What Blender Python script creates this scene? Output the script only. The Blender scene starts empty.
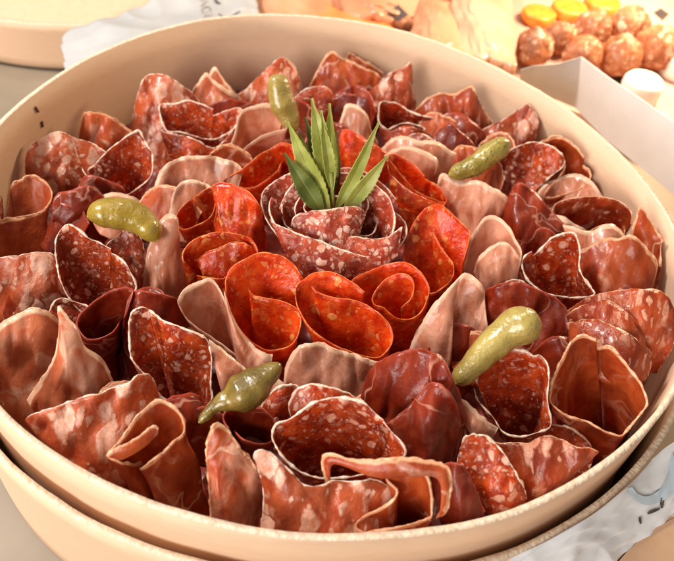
import bpy, bmesh, math, random
from math import sin, cos, pi, radians
from mathutils import Vector, noise, Matrix
random.seed(7)
scene = bpy.context.scene
COL = scene.collection

# ---------------------------------------------------------------- camera
W, H = 674.0, 561.0
FPX = 722.7
CAM = Vector((0.01134, -0.27506, 0.23640))
FW = Vector((0.0, 0.678604, -0.734504))
RT = Vector((0.991269, 0.096849, 0.089478))
UP = Vector((-0.131857, 0.728091, 0.672679))
cd = bpy.data.cameras.new("camera")
cam = bpy.data.objects.new("camera", cd)
COL.objects.link(cam)
cam.matrix_world = Matrix(((RT.x, UP.x, -FW.x, CAM.x), (RT.y, UP.y, -FW.y, CAM.y), (RT.z, UP.z, -FW.z, CAM.z), (0, 0, 0, 1)))
cd.sensor_width = 36
cd.angle = radians(50)
cd.clip_start = 0.01
cd.clip_end = 100
cd.dof.use_dof = True
cd.dof.focus_distance = 0.315
cd.dof.aperture_fstop = 13
scene.camera = cam


def ray(p):
    return FW + RT * ((p[0] - W / 2) / FPX) - UP * ((p[1] - H / 2) / FPX)


def at(x, y, z):
    """point of the place seen at photograph position x, y and standing at height z"""
    d = ray((x, y))
    return CAM + d * ((z - CAM.z) / d.z)


def on_plane(p, A, n):
    d = ray(p)
    return CAM + d * ((A - CAM).dot(n) / d.dot(n))


R0 = 0.175


def rim_r(th):
    return R0 - 0.000185 * cos(2 * th) - 0.002706 * sin(2 * th) + 0.00244 * cos(3 * th) - 0.002 * sin(3 * th)


def inside(p, gap=0.004):
    th = math.atan2(p.y, p.x)
    r = math.hypot(p.x, p.y)
    m = rim_r(th) - gap
    if r > m:
        return Vector((p.x * m / r, p.y * m / r, p.z))
    return p


# ---------------------------------------------------------------- object helpers
def tag(o, label=None, cat=None, group=None, kind=None):
    if label: o["label"] = label
    if cat: o["category"] = cat
    if group: o["group"] = group
    if kind: o["kind"] = kind
    return o


def empty(name, loc=(0, 0, 0)):
    o = bpy.data.objects.new(name, None)
    COL.objects.link(o)
    o.location = loc
    o.empty_display_size = 0.01
    return o


def mesh_obj(name, verts, faces, mats, parent=None, origin=None, fmat=None, uvs=None, smooth=True):
    o3 = Vector(origin) if origin is not None else Vector((0, 0, 0))
    me = bpy.data.meshes.new(name)
    me.from_pydata([tuple(Vector(v) - o3) for v in verts], [], faces)
    for m in (mats if isinstance(mats, (list, tuple)) else [mats]):
        me.materials.append(m)
    if fmat:
        me.polygons.foreach_set("material_index", fmat)
    me.polygons.foreach_set("use_smooth", [smooth] * len(me.polygons))
    if uvs:
        l = me.uv_layers.new(name="UVMap")
        for lp in me.loops:
            l.data[lp.index].uv = uvs[lp.vertex_index]
    me.update()
    o = bpy.data.objects.new(name, me)
    COL.objects.link(o)
    if parent is not None:
        o.parent = parent
        w = Vector((0, 0, 0))
        q = parent
        while q is not None:
            w += q.location
            q = q.parent
        o.location = o3 - w
    else:
        o.location = o3
    return o


def bez(pts, n, closed=False):
    """Catmull-Rom through pts, n samples evenly spaced along its length"""
    P = [Vector(p) for p in pts]
    m = len(P)
    fine = []
    segs = m if closed else m - 1
    K = 14
    for i in range(segs):
        if closed:
            a, b, c, d = P[(i - 1) % m], P[i], P[(i + 1) % m], P[(i + 2) % m]
        else:
            b, c = P[i], P[i + 1]
            a = P[i - 1] if i > 0 else b * 2 - c
            d = P[i + 2] if i + 2 < m else c * 2 - b
        for k in range(K):
            t = k / K
            fine.append(0.5 * ((2 * b) + (c - a) * t + (2 * a - 5 * b + 4 * c - d) * t * t + (3 * b - a - 3 * c + d) * t ** 3))
    fine.append(P[0].copy() if closed else P[-1].copy())
    L = [0.0]
    for i in range(1, len(fine)):
        L.append(L[-1] + (fine[i] - fine[i - 1]).length)
    out = []
    cnt = n if closed else n - 1
    j = 0
    for k in range(n):
        s = L[-1] * k / cnt
        while j < len(L) - 2 and L[j + 1] < s:
            j += 1
        dl = L[j + 1] - L[j]
        t = (s - L[j]) / dl if dl > 1e-12 else 0
        out.append(fine[j].lerp(fine[j + 1], min(1, max(0, t))))
    return out, L[-1]


def tube(path, radii, closed=False, sides=6, vb=0, stretch=None):
    """verts, faces of a tube along path"""
    n = len(path)
    vs, fs = [], []
    prev = None
    for i, p in enumerate(path):
        if closed:
            t = path[(i + 1) % n] - path[i - 1]
        else:
            t = path[min(n - 1, i + 1)] - path[max(0, i - 1)]
        if t.length < 1e-9: t = Vector((0, 0, 1))
        t.normalize()
        if prev is None:
            a = t.orthogonal().normalized()
        else:
            a = prev - t * prev.dot(t)
            a = a.normalized() if a.length > 1e-6 else t.orthogonal().normalized()
        prev = a
        b = t.cross(a)
        for k in range(sides):
            q = 2 * pi * k / sides
            vs.append(p + (a * cos(q) + b * sin(q)) * radii[i])
    rings = n if closed else n - 1
    for i in range(rings):
        for k in range(sides):
            j = (i + 1) % n
            k2 = (k + 1) % sides
            fs.append((vb + i * sides + k, vb + j * sides + k, vb + j * sides + k2, vb + i * sides + k2))
    if not closed:
        fs.append(tuple(vb + k for k in range(sides))[::-1])
        fs.append(tuple(vb + (n - 1) * sides + k for k in range(sides)))
    return vs, fs


# ---------------------------------------------------------------- material helpers
class NT:
    def __init__(self, name):
        self.m = bpy.data.materials.new(name)
        self.m.use_nodes = True
        self.t = self.m.node_tree
        self.t.nodes.clear()

    def n(self, typ, **kw):
        nd = self.t.nodes.new(typ)
        for k, v in kw.items():
            if k.startswith("_"):
                setattr(nd, k[1:], v)
            else:
                key = int(k[1:]) if k[0] == "i" and k[1:].isdigit() else k.replace("_", " ")
                s = nd.inputs[key]
                if hasattr(v, "is_output") or isinstance(v, bpy.types.NodeSocket):
                    self.t.links.new(v, s)
                else:
                    s.default_value = v
        return nd

    def mix(self, fac, a, b):
        nd = self.t.nodes.new("ShaderNodeMix")
        nd.data_type = "RGBA"
        for idx, v in ((0, fac), (6, a), (7, b)):
            s = nd.inputs[idx]
            if isinstance(v, bpy.types.NodeSocket):
                self.t.links.new(v, s)
            else:
                s.default_value = (*v, 1) if isinstance(v, tuple) and len(v) == 3 else v
        return nd.outputs[2]

    def math(self, op, a, b=0.0, c=0.0):
        nd = self.t.nodes.new("ShaderNodeMath")
        nd.operation = op
        for i, v in enumerate((a, b, c)):
            if isinstance(v, bpy.types.NodeSocket):
                self.t.links.new(v, nd.inputs[i])
            else:
                nd.inputs[i].default_value = v
        return nd.outputs[0]

    def ss(self, x, lo, hi):
        nd = self.t.nodes.new("ShaderNodeMapRange")
        nd.interpolation_type = "SMOOTHSTEP"
        for i, v in ((0, x), (1, lo), (2, hi), (3, 0.0), (4, 1.0)):
            if isinstance(v, bpy.types.NodeSocket):
                self.t.links.new(v, nd.inputs[i])
            else:
                nd.inputs[i].default_value = v
        return nd.outputs[0]

    def noise(self, vec, scale, detail=3.0, rough=0.55, dist=0.0):
        nd = self.n("ShaderNodeTexNoise", Scale=scale, Detail=detail, Roughness=rough, Distortion=dist, Vector=vec)
        return nd

    def coords(self):
        """object coordinates shifted by a random amount per object, so no two slices carry the same marbling"""
        tc = self.n("ShaderNodeTexCoord").outputs["Object"]
        rnd = self.n("ShaderNodeObjectInfo").outputs["Random"]
        off = self.n("ShaderNodeCombineXYZ", X=self.math("MULTIPLY", rnd, 3.1), Y=self.math("MULTIPLY", rnd, 7.7), Z=self.math("MULTIPLY", rnd, 5.3)).outputs[0]
        return self.n("ShaderNodeVectorMath", _operation="ADD", i0=tc, i1=off).outputs[0], rnd

    def warp(self, vec, scale, amt):
        nz = self.noise(vec, scale, 2.0)
        c = self.n("ShaderNodeVectorMath", _operation="SUBTRACT", i0=nz.outputs["Color"], i1=(0.5, 0.5, 0.5)).outputs[0]
        s = self.n("ShaderNodeVectorMath", _operation="SCALE", i0=c, Scale=amt).outputs[0]
        return self.n("ShaderNodeVectorMath", _operation="ADD", i0=vec, i1=s).outputs[0]

    def out(self, color, rough=0.4, bump=None, bump_d=0.0005, sss=0.0, sssr=(1, .3, .2), scale=0.004, spec=0.5, coat=0.0, coat_r=0.2, transl=0.0, transl_col=None, alpha=None):
        b = self.n("ShaderNodeBsdfPrincipled")
        for k, v in (("Base Color", color), ("Roughness", rough), ("Specular IOR Level", spec), ("Subsurface Weight", sss), ("Subsurface Scale", scale), ("Coat Weight", coat), ("Coat Roughness", coat_r)):
            if isinstance(v, bpy.types.NodeSocket):
                self.t.links.new(v, b.inputs[k])
            else:
                b.inputs[k].default_value = (*v, 1) if isinstance(v, tuple) and len(v) == 3 else v
        b.inputs["Subsurface Radius"].default_value = sssr
        if alpha is not None:
            b.inputs["Alpha"].default_value = alpha
        if bump is not None:
            bp = self.n("ShaderNodeBump", Strength=1.0, Distance=bump_d, Height=bump)
            self.t.links.new(bp.outputs[0], b.inputs["Normal"])
        sh = b.outputs[0]
        if transl > 0:
            tr = self.n("ShaderNodeBsdfTranslucent", Color=transl_col if transl_col is not None else color)
            mx = self.n("ShaderNodeMixShader", Fac=transl, i1=sh, i2=tr.outputs[0])
            sh = mx.outputs[0]
        o = self.n("ShaderNodeOutputMaterial")
        self.t.links.new(sh, o.inputs[0])
        return self.m


def uv_dist(N):
    """UV.y holds the distance from the lip of the slice in centimetres"""
    uv = N.n("ShaderNodeUVMap").outputs[0]
    return N.n("ShaderNodeSeparateXYZ", Vector=uv).outputs[1]


def m_salami(name, dark, mid, fat, s1=170, thr=(0.12, 0.36), fine=0.35, rough=0.30, streak=None, transl=0.34):
    N = NT(name)
    v, rnd = N.coords()
    w = N.warp(N.warp(v, 110, 0.007), 300, 0.0018)
    if streak:
        w = N.n("ShaderNodeVectorMath", _operation="MULTIPLY", i0=w, i1=streak).outputs[0]
    vo = N.n("ShaderNodeTexVoronoi", Scale=s1, Vector=w, Randomness=1.0)
    cell = N.n("ShaderNodeSeparateColor", Color=vo.outputs["Color"]).outputs[0]
    # where the grain of the mince is coarser the lumps of fat are larger
    dens = N.noise(v, 42, 2.0).outputs[0]
    t = N.math("ADD", N.math("MULTIPLY_ADD", cell, thr[1] - thr[0], thr[0]), N.math("MULTIPLY_ADD", dens, 0.5, -0.25))
    d = N.math("SUBTRACT", vo.outputs["Distance"], t)
    big = N.ss(d, 0.05, -0.10)
    vo2 = N.n("ShaderNodeTexVoronoi", Scale=s1 * 2.2, Vector=w, Randomness=1.0)
    c2 = N.n("ShaderNodeSeparateColor", Color=vo2.outputs["Color"]).outputs[1]
    d2 = N.math("SUBTRACT", vo2.outputs["Distance"], N.math("MULTIPLY", c2, 0.40))
    small = N.math("MULTIPLY", N.ss(d2, 0.04, -0.12), fine)
    sm = N.noise(w, s1 * 1.3, 4.0, 0.62, 0.5).outputs[0]
    smear = N.math("MULTIPLY", N.ss(sm, 0.52, 0.74), fine * 0.8)
    fm = N.math("MINIMUM", N.math("MAXIMUM", N.math("MAXIMUM", big, small), smear), 1.0)
    nz = N.noise(w, 160, 5.0, 0.7)
    patch = N.noise(v, 34, 3.0)
    lean = N.mix(N.ss(nz.outputs[0], 0.36, 0.64), dark, mid)
    lean = N.mix(N.math("MULTIPLY", N.ss(patch.outputs[0], 0.42, 0.66), 0.65), lean, tuple(c * 0.42 for c in dark))
    fatc = N.mix(N.ss(N.noise(v, 300, 4.0, 0.7).outputs[0], 0.35, 0.68), fat, tuple(f * s for f, s in zip(fat, (0.84, 0.58, 0.46))))
    col = N.mix(N.math("MULTIPLY", fm, 0.92), lean, fatc)
    hb = N.math("MULTIPLY_ADD", fm, 0.35, N.math("MULTIPLY_ADD", N.noise(v, 520, 3.0, 0.6).outputs[0], 0.5, N.math("MULTIPLY", N.noise(v, 140, 3.0).outputs[0], 1.1)))
    rg = N.math("MULTIPLY_ADD", N.noise(v, 60, 3.0).outputs[0], 0.55, rough - 0.24)
    return N.out(col, rough=rg, bump=hb, bump_d=0.0007, sss=0.0, spec=0.5, transl=transl, coat=0.18, coat_r=0.08)


def m_ham(name, base, base2, veinc, rimc, rim=(0.10, 0.45), vein=0.35, rough=0.36, bandscale=26, band=0.0, streaks=0.25, coat=0.08):
    N = NT(name)
    v, rnd = N.coords()
    w = N.warp(v, 45, 0.02)
    fib = N.noise(N.n("ShaderNodeVectorMath", _operation="MULTIPLY", i0=w, i1=(1.0, 0.28, 0.5)).outputs[0], 170, 5.0)
    col = N.mix(N.ss(fib.outputs[0], 0.3, 0.7), base, base2)
    # thin pale veins along the zero line of a broad noise
    z = N.math("ABSOLUTE", N.math("SUBTRACT", N.noise(w, 30, 3.0, 0.5, 0.6).outputs[0], 0.52))
    vn = N.math("MULTIPLY", N.ss(z, 0.022, 0.0), vein)
    vn = N.math("MULTIPLY", vn, N.ss(N.noise(v, 22, 1.0).outputs[0], 0.42, 0.62))
    col = N.mix(vn, col, veinc)
    if band > 0:
        bz = N.noise(w, bandscale, 2.0, 0.45, 0.8).outputs[0]
        bm = N.math("MULTIPLY", N.ss(bz, 0.57, 0.62), band)
        col = N.mix(bm, col, veinc)
    # muscle fibres and soft pale marbling
    st = N.noise(N.n("ShaderNodeVectorMath", _operation="MULTIPLY", i0=w, i1=(1.0, 0.35, 0.35)).outputs[0], 75, 5.0, 0.62, 0.8).outputs[0]
    col = N.mix(N.math("MULTIPLY", N.ss(st, 0.54, 0.72), streaks), col, veinc)
    dk = N.noise(v, 26, 3.0).outputs[0]
    col = N.mix(N.math("MULTIPLY", N.ss(dk, 0.46, 0.66), 0.5), col, tuple(c * 0.5 for c in base))
    dist = uv_dist(N)
    lim = N.math("MULTIPLY_ADD", N.noise(v, 55, 2.0).outputs[0], (rim[1] - rim[0]) * 2.2, rim[0] - (rim[1] - rim[0]) * 0.6)
    rm = N.ss(N.math("SUBTRACT", dist, lim), 0.06, -0.05)
    col = N.mix(rm, col, rimc)
    hb = N.math("MULTIPLY_ADD", fib.outputs[0], 0.7, N.math("MULTIPLY", N.noise(v, 130, 3.0).outputs[0], 1.1))
    rg = N.math("MULTIPLY_ADD", N.noise(v, 70, 3.0).outputs[0], 0.5, rough - 0.24)
    return N.out(col, rough=rg, bump=hb, bump_d=0.0007, sss=0.0, sssr=(1, .35, .22), scale=0.004, spec=0.45, transl=0.34, coat=coat, coat_r=0.12)


def m_plain(name, c1, c2, nscale=300, rough=0.5, bump_d=0.0003, sss=0.0, spec=0.4, scale3=(1, 1, 1), **kw):
    N = NT(name)
    v, _ = N.coords()
    v2 = N.n("ShaderNodeVectorMath", _operation="MULTIPLY", i0=v, i1=scale3).outputs[0]
    nz = N.noise(v2, nscale, 5.0)
    col = N.mix(N.ss(nz.outputs[0], 0.3, 0.7), c1, c2)
    return N.out(col, rough=rough, bump=nz.outputs[0], bump_d=bump_d, sss=sss, spec=spec, **kw)


M = {}
M["salami"] = m_salami("salami_marbled", (0.36, 0.025, 0.004), (0.68, 0.098, 0.016), (0.93, 0.60, 0.46), s1=235, thr=(0.12, 0.42), fine=0.7)
M["fatty"] = m_salami("salami_fatty", (0.48, 0.066, 0.018), (0.68, 0.155, 0.052), (0.92, 0.62, 0.48), s1=120, thr=(0.24, 0.54), fine=1.0, streak=(1.0, 0.55, 0.6))
M["striped"] = m_salami("salami_coarse", (0.38, 0.038, 0.009), (0.62, 0.115, 0.030), (0.86, 0.48, 0.33), s1=165, thr=(0.14, 0.40), fine=1.0, streak=(1.0, 0.30, 0.45))
M["rose"] = m_salami("salami_rose", (0.40, 0.036, 0.014), (0.62, 0.105, 0.044), (0.92, 0.64, 0.52), s1=215, thr=(0.20, 0.46), fine=0.9)
M["chorizo"] = m_salami("chorizo", (0.64, 0.030, 0.004), (0.90, 0.105, 0.010), (0.96, 0.46, 0.14), s1=130, thr=(0.02, 0.32), fine=0.55, rough=0.24, transl=0.36)
M["ham"] = m_ham("pale_ham", (0.64, 0.21, 0.10), (0.86, 0.46, 0.31), (0.88, 0.62, 0.47), (0.90, 0.62, 0.43), rim=(0.08, 0.34), coat=0.3, rough=0.31, streaks=0.35)
M["prosciutto"] = m_ham("prosciutto", (0.40, 0.046, 0.010), (0.60, 0.120, 0.028), (0.90, 0.54, 0.37), (0.86, 0.46, 0.25), rim=(0.02, 0.22), vein=0.9, streaks=0.6)
M["banded"] = m_ham("prosciutto_banded", (0.54, 0.11, 0.042), (0.70, 0.22, 0.10), (0.92, 0.58, 0.40), (0.92, 0.62, 0.42), rim=(0.10, 0.38), vein=0.8, band=0.7, streaks=0.3)
M["bresaola"] = m_ham("bresaola", (0.21, 0.014, 0.003), (0.40, 0.046, 0.012), (0.84, 0.42, 0.30), (0.50, 0.07, 0.036), rim=(0.0, 0.08), vein=0.85, rough=0.33, streaks=0.15, coat=0.14)
M["rind_salami"] = m_plain("rind_white", (0.88, 0.74, 0.62), (0.70, 0.42, 0.28), 700, 0.6, 0.0004, sss=0.15, scale=0.002)
M["rind_chorizo"] = m_plain("rind_orange", (0.66, 0.10, 0.02), (0.80, 0.24, 0.06), 500, 0.35, 0.0003, sss=0.1, scale=0.002)
M["rind_ham"] = m_plain("rim_cream", (0.84, 0.58, 0.42), (0.76, 0.38, 0.24), 350, 0.4, 0.0003, sss=0.15, scale=0.002)
M["rind_prosciutto"] = m_plain("rim_crusty", (0.80, 0.50, 0.30), (0.56, 0.20, 0.09), 500, 0.4, 0.0005, sss=0.1, scale=0.002)
M["rind_bresaola"] = m_plain("rim_dark", (0.34, 0.06, 0.045), (0.52, 0.16, 0.11), 500, 0.4, 0.0003)
RIND = {"salami": ("rind_salami", 0.00042, 1.3), "fatty": ("rind_salami", 0.00028, 1.3), "striped": ("rind_prosciutto", 0.00024, 1.2), "rose": ("rind_salami", 0.00036, 0.9),
        "chorizo": ("rind_chorizo", 0.00026, 1.0), "ham": ("rind_ham", 0.00024, 1.0), "prosciutto": ("rind_prosciutto", 0.00040, 1.7), "banded": ("rind_ham", 0.00030, 1.2), "bresaola": ("rind_bresaola", 0.00016, 0.6)}
KIND = {"salami": ("salami_slice", "salami slice", "salami slices rolled and folded in the box"), "fatty": ("salami_slice", "salami slice", "salami slices rolled and folded in the box"),
        "striped": ("salami_slice", "salami slice", "salami slices rolled and folded in the box"), "chorizo": ("chorizo_slice", "chorizo slice", "chorizo slices curled round the salami rose"),
        "ham": ("ham_slice", "ham slice", "pale ham slices tucked between the salami"), "prosciutto": ("cured_ham_slice", "cured ham slice", "dark cured ham slices folded in the box"),
        "banded": ("cured_ham_slice", "cured ham slice", "dark cured ham slices folded in the box"), "bresaola": ("dried_beef_slice", "dried beef slice", "dark red dried beef slices tucked between the rolls")}


# ---------------------------------------------------------------- slices of meat
def plane_at(p, z, T, az=0.0):
    A = at(p[0], p[1], z)
    h = Vector((CAM.x - A.x, CAM.y - A.y, 0)).normalized()
    if az:
        h = Matrix.Rotation(radians(az), 3, "Z") @ h
    n = Vector((0, 0, 1)) * cos(radians(T)) + h * sin(radians(T))
    return A, n


def cen(pts):
    return (sum(p[0] for p in pts) / len(pts), sum(p[1] for p in pts) / len(pts))


def cup(lip, base=None, z=0, T=25, sc=0.3, zb=-6.2, pw=1.0, closed=True, az=0, rind=True, belly=0.0, wob=0.0012, lap=0.10):
    return dict(lap=lap if closed else 0, t="cup", lip=lip, base=base, z=z, T=T, sc=sc, zb=zb, pw=pw, closed=closed, az=az, rind=rind, belly=belly, wob=wob)


def leaf(top, bot, z=0, T=56, bulge=0.010, az=0, rind=True, ext=0.25, wob=0.0012):
    return dict(t="leaf", top=top, bot=bot, z=z, T=T, bulge=bulge, az=az, rind=rind, ext=ext, wob=wob)


THICK = 0.0006


def build_layer(L, z0, seed):
    """grid of points G[row][col]; row 0 is the lip"""
    zz = (z0 + L["z"]) * 0.01
    so = Vector((seed * 1.37, seed * 2.11, seed * 0.73))
    if L["t"] == "cup":
        A, n = plane_at(cen(L["lip"]), zz, L["T"], L["az"])
        lip3 = [on_plane(p, A, n) for p in L["lip"]]
        _, ln = bez(lip3, 10, L["closed"])
        nu = max(40, min(150, int(ln / 0.0013)))
        lip, ln = bez(lip3, nu, L["closed"])
        c = sum(lip, Vector()) / nu
        lap = L["lap"]
        if lap > 0:
            # a rolled slice: its first edge dives into the cone and the rest wraps past it
            st = int(((seed * 0.377) % 1.0) * nu)
            k_ = int(nu * lap)
            two = []
            for i in range(nu + k_):
                p = lip[(st + i) % nu]
                if i < 2 * k_:
                    f = 1 - i / (2 * k_)
                    rel = p - c
                    p = c + rel * (1 - 0.07 * min(1, f * 2.2) - 0.10 * f) - n * (0.026 * f ** 1.6)
                two.append(p)
            lip = two
            nu = len(lip)
            ln *= 1 + lap
        B = at(L["base"][0], L["base"][1], L["zb"] * 0.01) if L["base"] else c - n * 0.045
        h = (B - c).length
        nv = max(14, int(h / 0.0022))
        G = []
        for j in range(nv + 1):
            v = j / nv
            s = 1 - (1 - L["sc"]) * v ** L["pw"] + L["belly"] * sin(pi * v)
            row = []
            for i in range(nu):
                rel = lip[i] - c
                p = c.lerp(B, v) + rel * s
                q = p * 1.0
                k = noise.noise(q * 55 + so) * 0.0022 + noise.noise(Vector((q.x * 170, q.y * 170, q.z * 40)) + so) * 0.0010
                rad = rel.normalized() if rel.length > 1e-6 else n
                k += (noise.noise(q * 75 - so) * 0.0026) * max(0, 1 - 2.2 * v)
                p = p + rad * k * min(1, 0.45 + v * 2) + n * (noise.noise(q * 60 - so) * 0.0022 * max(0, 1 - 2 * v)) + n * (noise.noise(q * 90 + so) * L["wob"] + noise.noise(q * 330 + so) * L["wob"] * 0.45 + noise.noise(q * 800 + so) * 0.0003) * max(0, 1 - 3 * v)
                row.append(inside(p))
            G.append(row)
        return G, L["closed"] and L["lap"] == 0, ln
    allp = L["top"] + L["bot"]
    A, n = plane_at(cen(L["top"]), zz, L["T"], L["az"])
    t3 = [on_plane(p, A, n) for p in L["top"]]
    b3 = [on_plane(p, A, n) for p in L["bot"]]
    _, ln = bez(t3, 10)
    nu = max(30, min(130, int(ln / 0.0013)))
    top, ln = bez(t3, nu)
    bot, _ = bez(b3, nu)
    h = max((a - b).length for a, b in zip(top, bot))
    u0 = 0.32 + 0.36 * ((seed * 0.531) % 1.0)
    hs = min(1.0, max((a - b).length for a, b in zip(top[nu // 4:-nu // 4], bot[nu // 4:-nu // 4])) / 0.03)
    nv = max(14, int(h * (1 + L["ext"]) / 0.0020))
    G = []
    for j in range(nv + 1):
        v = j / nv * (1 + L["ext"])
        row = []
        for i in range(nu):
            u = i / (nu - 1)
            p = top[i] + (bot[i] - top[i]) * v
            # a loose fold: one main crease, sides falling away from it
            tent = 1 - (abs(u - u0) / (u0 if u < u0 else 1 - u0)) ** 1.25
            arch = 1 - (2 * u - 1) ** 2
            p = p + n * (L["bulge"] * 0.85 * (0.65 * tent + 0.35 * arch) * (0.45 + 0.55 * sin(min(1.0, v) * pi * 0.75)))
            q = p * 1.0
            p = p + n * hs * (noise.noise(q * 45 + so) * 0.0042 + noise.noise(Vector((q.x * 150, q.y * 80, q.z * 60)) + so) * 0.0018 + (abs(noise.noise(Vector((q.x * 75, q.y * 40, q.z * 26)) - so)) + 0.5 * abs(noise.noise(Vector((q.x * 170, q.y * 90, q.z * 50)) + so))) * 0.0044)
            e = max(0, 1 - 3 * v)
            side = (bot[i] - top[i]).normalized()
            p = p + (n * 1.0 + side * 0.5) * (noise.noise(q * 70 - so) * 0.0030 * e * hs)
            p = p + (n + side) * 0.7 * ((noise.noise(q * 95 + so) * L["wob"] + noise.noise(q * 340 + so) * L["wob"] * 0.5 + noise.noise(q * 800 + so) * 0.0003) * e)
            row.append(inside(p))
        G.append(row)
    return G, False, ln


def slice_mesh(name, layers, z0, mat, rind, parent=None, seed=1, rind_name="rind", thick=THICK):
    V, F, UVs = [], [], []
    RV, RF = [], []
    org = None
    for li, L in enumerate(layers):
        G, closed, ln = build_layer(L, z0, seed + li * 3.3)
        nv, nu = len(G), len(G[0])
        if org is None:
            org = sum(G[-1], Vector()) / nu
        # normals
        off = []
        for j in range(nv):
            r = []
            for i in range(nu):
                du = G[j][(i + 1) % nu] - G[j][i - 1] if closed else G[j][min(nu - 1, i + 1)] - G[j][max(0, i - 1)]
                dv = G[min(nv - 1, j + 1)][i] - G[max(0, j - 1)][i]
                nn = du.cross(dv)
                r.append(nn.normalized() if nn.length > 1e-14 else Vector((0, 0, 1)))
            off.append(r)
        b0 = len(V)
        for side in (0.5, -0.5):
            for j in range(nv):
                for i in range(nu):
                    V.append(G[j][i] + off[j][i] * (thick * side))
                    UVs.append((ln * i / nu * 100, (G[j][i] - G[0][i]).length * 100))
        S = nv * nu
        cols = nu if closed else nu - 1
        for j in range(nv - 1):
            for i in range(cols):
                a, b = j * nu + i, j * nu + (i + 1) % nu
                c, d = (j + 1) * nu + (i + 1) % nu, (j + 1) * nu + i
                F.append((b0 + a, b0 + b, b0 + c, b0 + d))
                F.append((b0 + S + a, b0 + S + d, b0 + S + c, b0 + S + b))
        for i in range(cols):
            i2 = (i + 1) % nu
            F.append((b0 + i, b0 + S + i, b0 + S + i2, b0 + i2))
            e = (nv - 1) * nu
            F.append((b0 + e + i, b0 + e + i2, b0 + S + e + i2, b0 + S + e + i))
        if not closed:
            for i in (0, nu - 1):
                for j in range(nv - 1):
                    F.append((b0 + j * nu + i, b0 + (j + 1) * nu + i, b0 + S + (j + 1) * nu + i, b0 + S + j * nu + i))
        if rind and L["rind"]:
            rr, rvar = rind[1], rind[2]
            path = G[0]
            rad = []
            for i, p in enumerate(path):
                f = 1 + rvar * (noise.noise(p * 260 + Vector((seed, 0, 0))) + 0.7 * noise.noise(p * 800))
                if not closed:
                    f *= min(1, 0.3 + min(i, nu - 1 - i) * 0.2)
                rad.append(rr * min(2.2, max(0.22, f)))
            vs, fs = tube([p.copy() for p in path], rad, closed, 7, len(RV))
            RV += vs
            RF += fs
    o = mesh_obj(name, V, F, mat, parent, org, uvs=UVs)
    if RV:
        c = mesh_obj(rind_name, RV, RF, M[rind[0]], None, org)
        c.parent = o
        c.location = (0, 0, 0)
    return o


NS = [0]


def S(kind, label, z, *layers):
    NS[0] += 1
    nm, cat, grp = KIND[kind]
    o = slice_mesh(nm, layers, z, M[kind], RIND[kind], None, NS[0] * 1.7)
    tag(o, label, cat, grp)
    return o


# every slice: kind, label, height of its lip below the rim (cm), then its sheets traced as lip and foot
# --- row leaning on the far wall
S("fatty", "pale fatty salami slice leaning on the box wall under the two staple marks", -2.6,
  leaf([(25, 172), (27, 149), (44, 137), (60, 133), (76, 140), (96, 146), (109, 153)], [(32, 200), (65, 212), (96, 194)], bulge=.012))
S("prosciutto", "small folded cured ham peak behind the heart-shaped salami pair at the wall", -2.7,
  leaf([(78, 136), (83, 114), (87, 112), (100, 114), (114, 119), (124, 126), (134, 134)], [(84, 150), (100, 152), (124, 150)], bulge=.008))
S("salami", "salami folded in a point with white rind, above the yellow-green gherkin", -2.1,
  cup([(82, 167), (96, 163), (111, 149), (125, 137), (135, 132), (140, 132), (147, 146), (152, 155), (153, 168), (149, 178), (138, 188), (125, 196), (105, 197), (98, 193), (89, 180)], (120, 222), T=42, sc=.25))
S("fatty", "broad pale salami peak standing behind the wide salami cup near the wall", -2.5,
  leaf([(131, 128), (138, 95), (145, 78), (158, 75), (170, 77), (185, 88), (197, 97), (203, 108)], [(128, 160), (160, 160), (198, 140)], bulge=.012))
S("salami", "wide salami cup with white rind standing before the pale salami peak", -2.2,
  cup([(159, 108), (162, 104), (175, 104), (188, 102), (200, 105), (215, 110), (228, 110), (238, 108), (241, 112), (238, 122), (232, 131), (222, 136), (212, 139), (195, 136), (180, 132), (168, 131), (163, 124), (160, 114)], (200, 178), T=34, sc=.3),
  leaf([(160, 131), (178, 134), (196, 139), (213, 148), (224, 141), (233, 130)], [(168, 152), (195, 158), (225, 155)], z=-.3, bulge=.008))
S("banded", "pale cured ham peak with a dark folded tip at the far wall", -2.6,
  leaf([(190, 95), (198, 82), (206, 73), (212, 79), (225, 88), (241, 98)], [(192, 116), (215, 118), (240, 114)], bulge=.008),
  leaf([(207, 84), (214, 68), (221, 76), (230, 88), (241, 99)], [(212, 104), (225, 108), (240, 108)], z=-.25, bulge=.006))
S("bresaola", "low dark beef fold between the wide salami cup and the far ham peak", -3.0,
  leaf([(203, 108), (225, 99), (240, 101), (258, 104), (266, 99)], [(205, 124), (235, 124), (262, 122)], bulge=.006))
S("fatty", "pointed salami leaning on the wall behind the upright pale gherkin", -2.5,
  leaf([(238, 94), (250, 85), (262, 75), (275, 62), (281, 58), (290, 63), (297, 72), (303, 89)], [(245, 116), (270, 118), (305, 112)], bulge=.012))
S("prosciutto", "brown-red cured ham square peak highest on the far wall", -2.3,
  leaf([(306, 92), (318, 70), (331, 52), (340, 58), (352, 62), (362, 68), (375, 73), (384, 82)], [(310, 108), (340, 110), (378, 102)], bulge=.012),
  leaf([(346, 62), (349, 51), (357, 57), (368, 63), (383, 72)], [(350, 76), (365, 80), (380, 82)], z=-.2, bulge=.004))
S("fatty", "pointed salami triangle on the wall beside the highest ham peak", -2.3,
  leaf([(360, 102), (375, 87), (392, 73), (407, 66), (411, 64), (413, 84), (416, 104)], [(372, 118), (395, 120), (414, 116)], bulge=.012))
S("salami", "small dark curled salami behind the tip of the herb sprig", -2.4,
  leaf([(290, 103), (302, 92), (315, 87), (328, 89), (333, 96), (331, 107)], [(296, 132), (312, 138), (328, 128)], bulge=.010))
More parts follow.
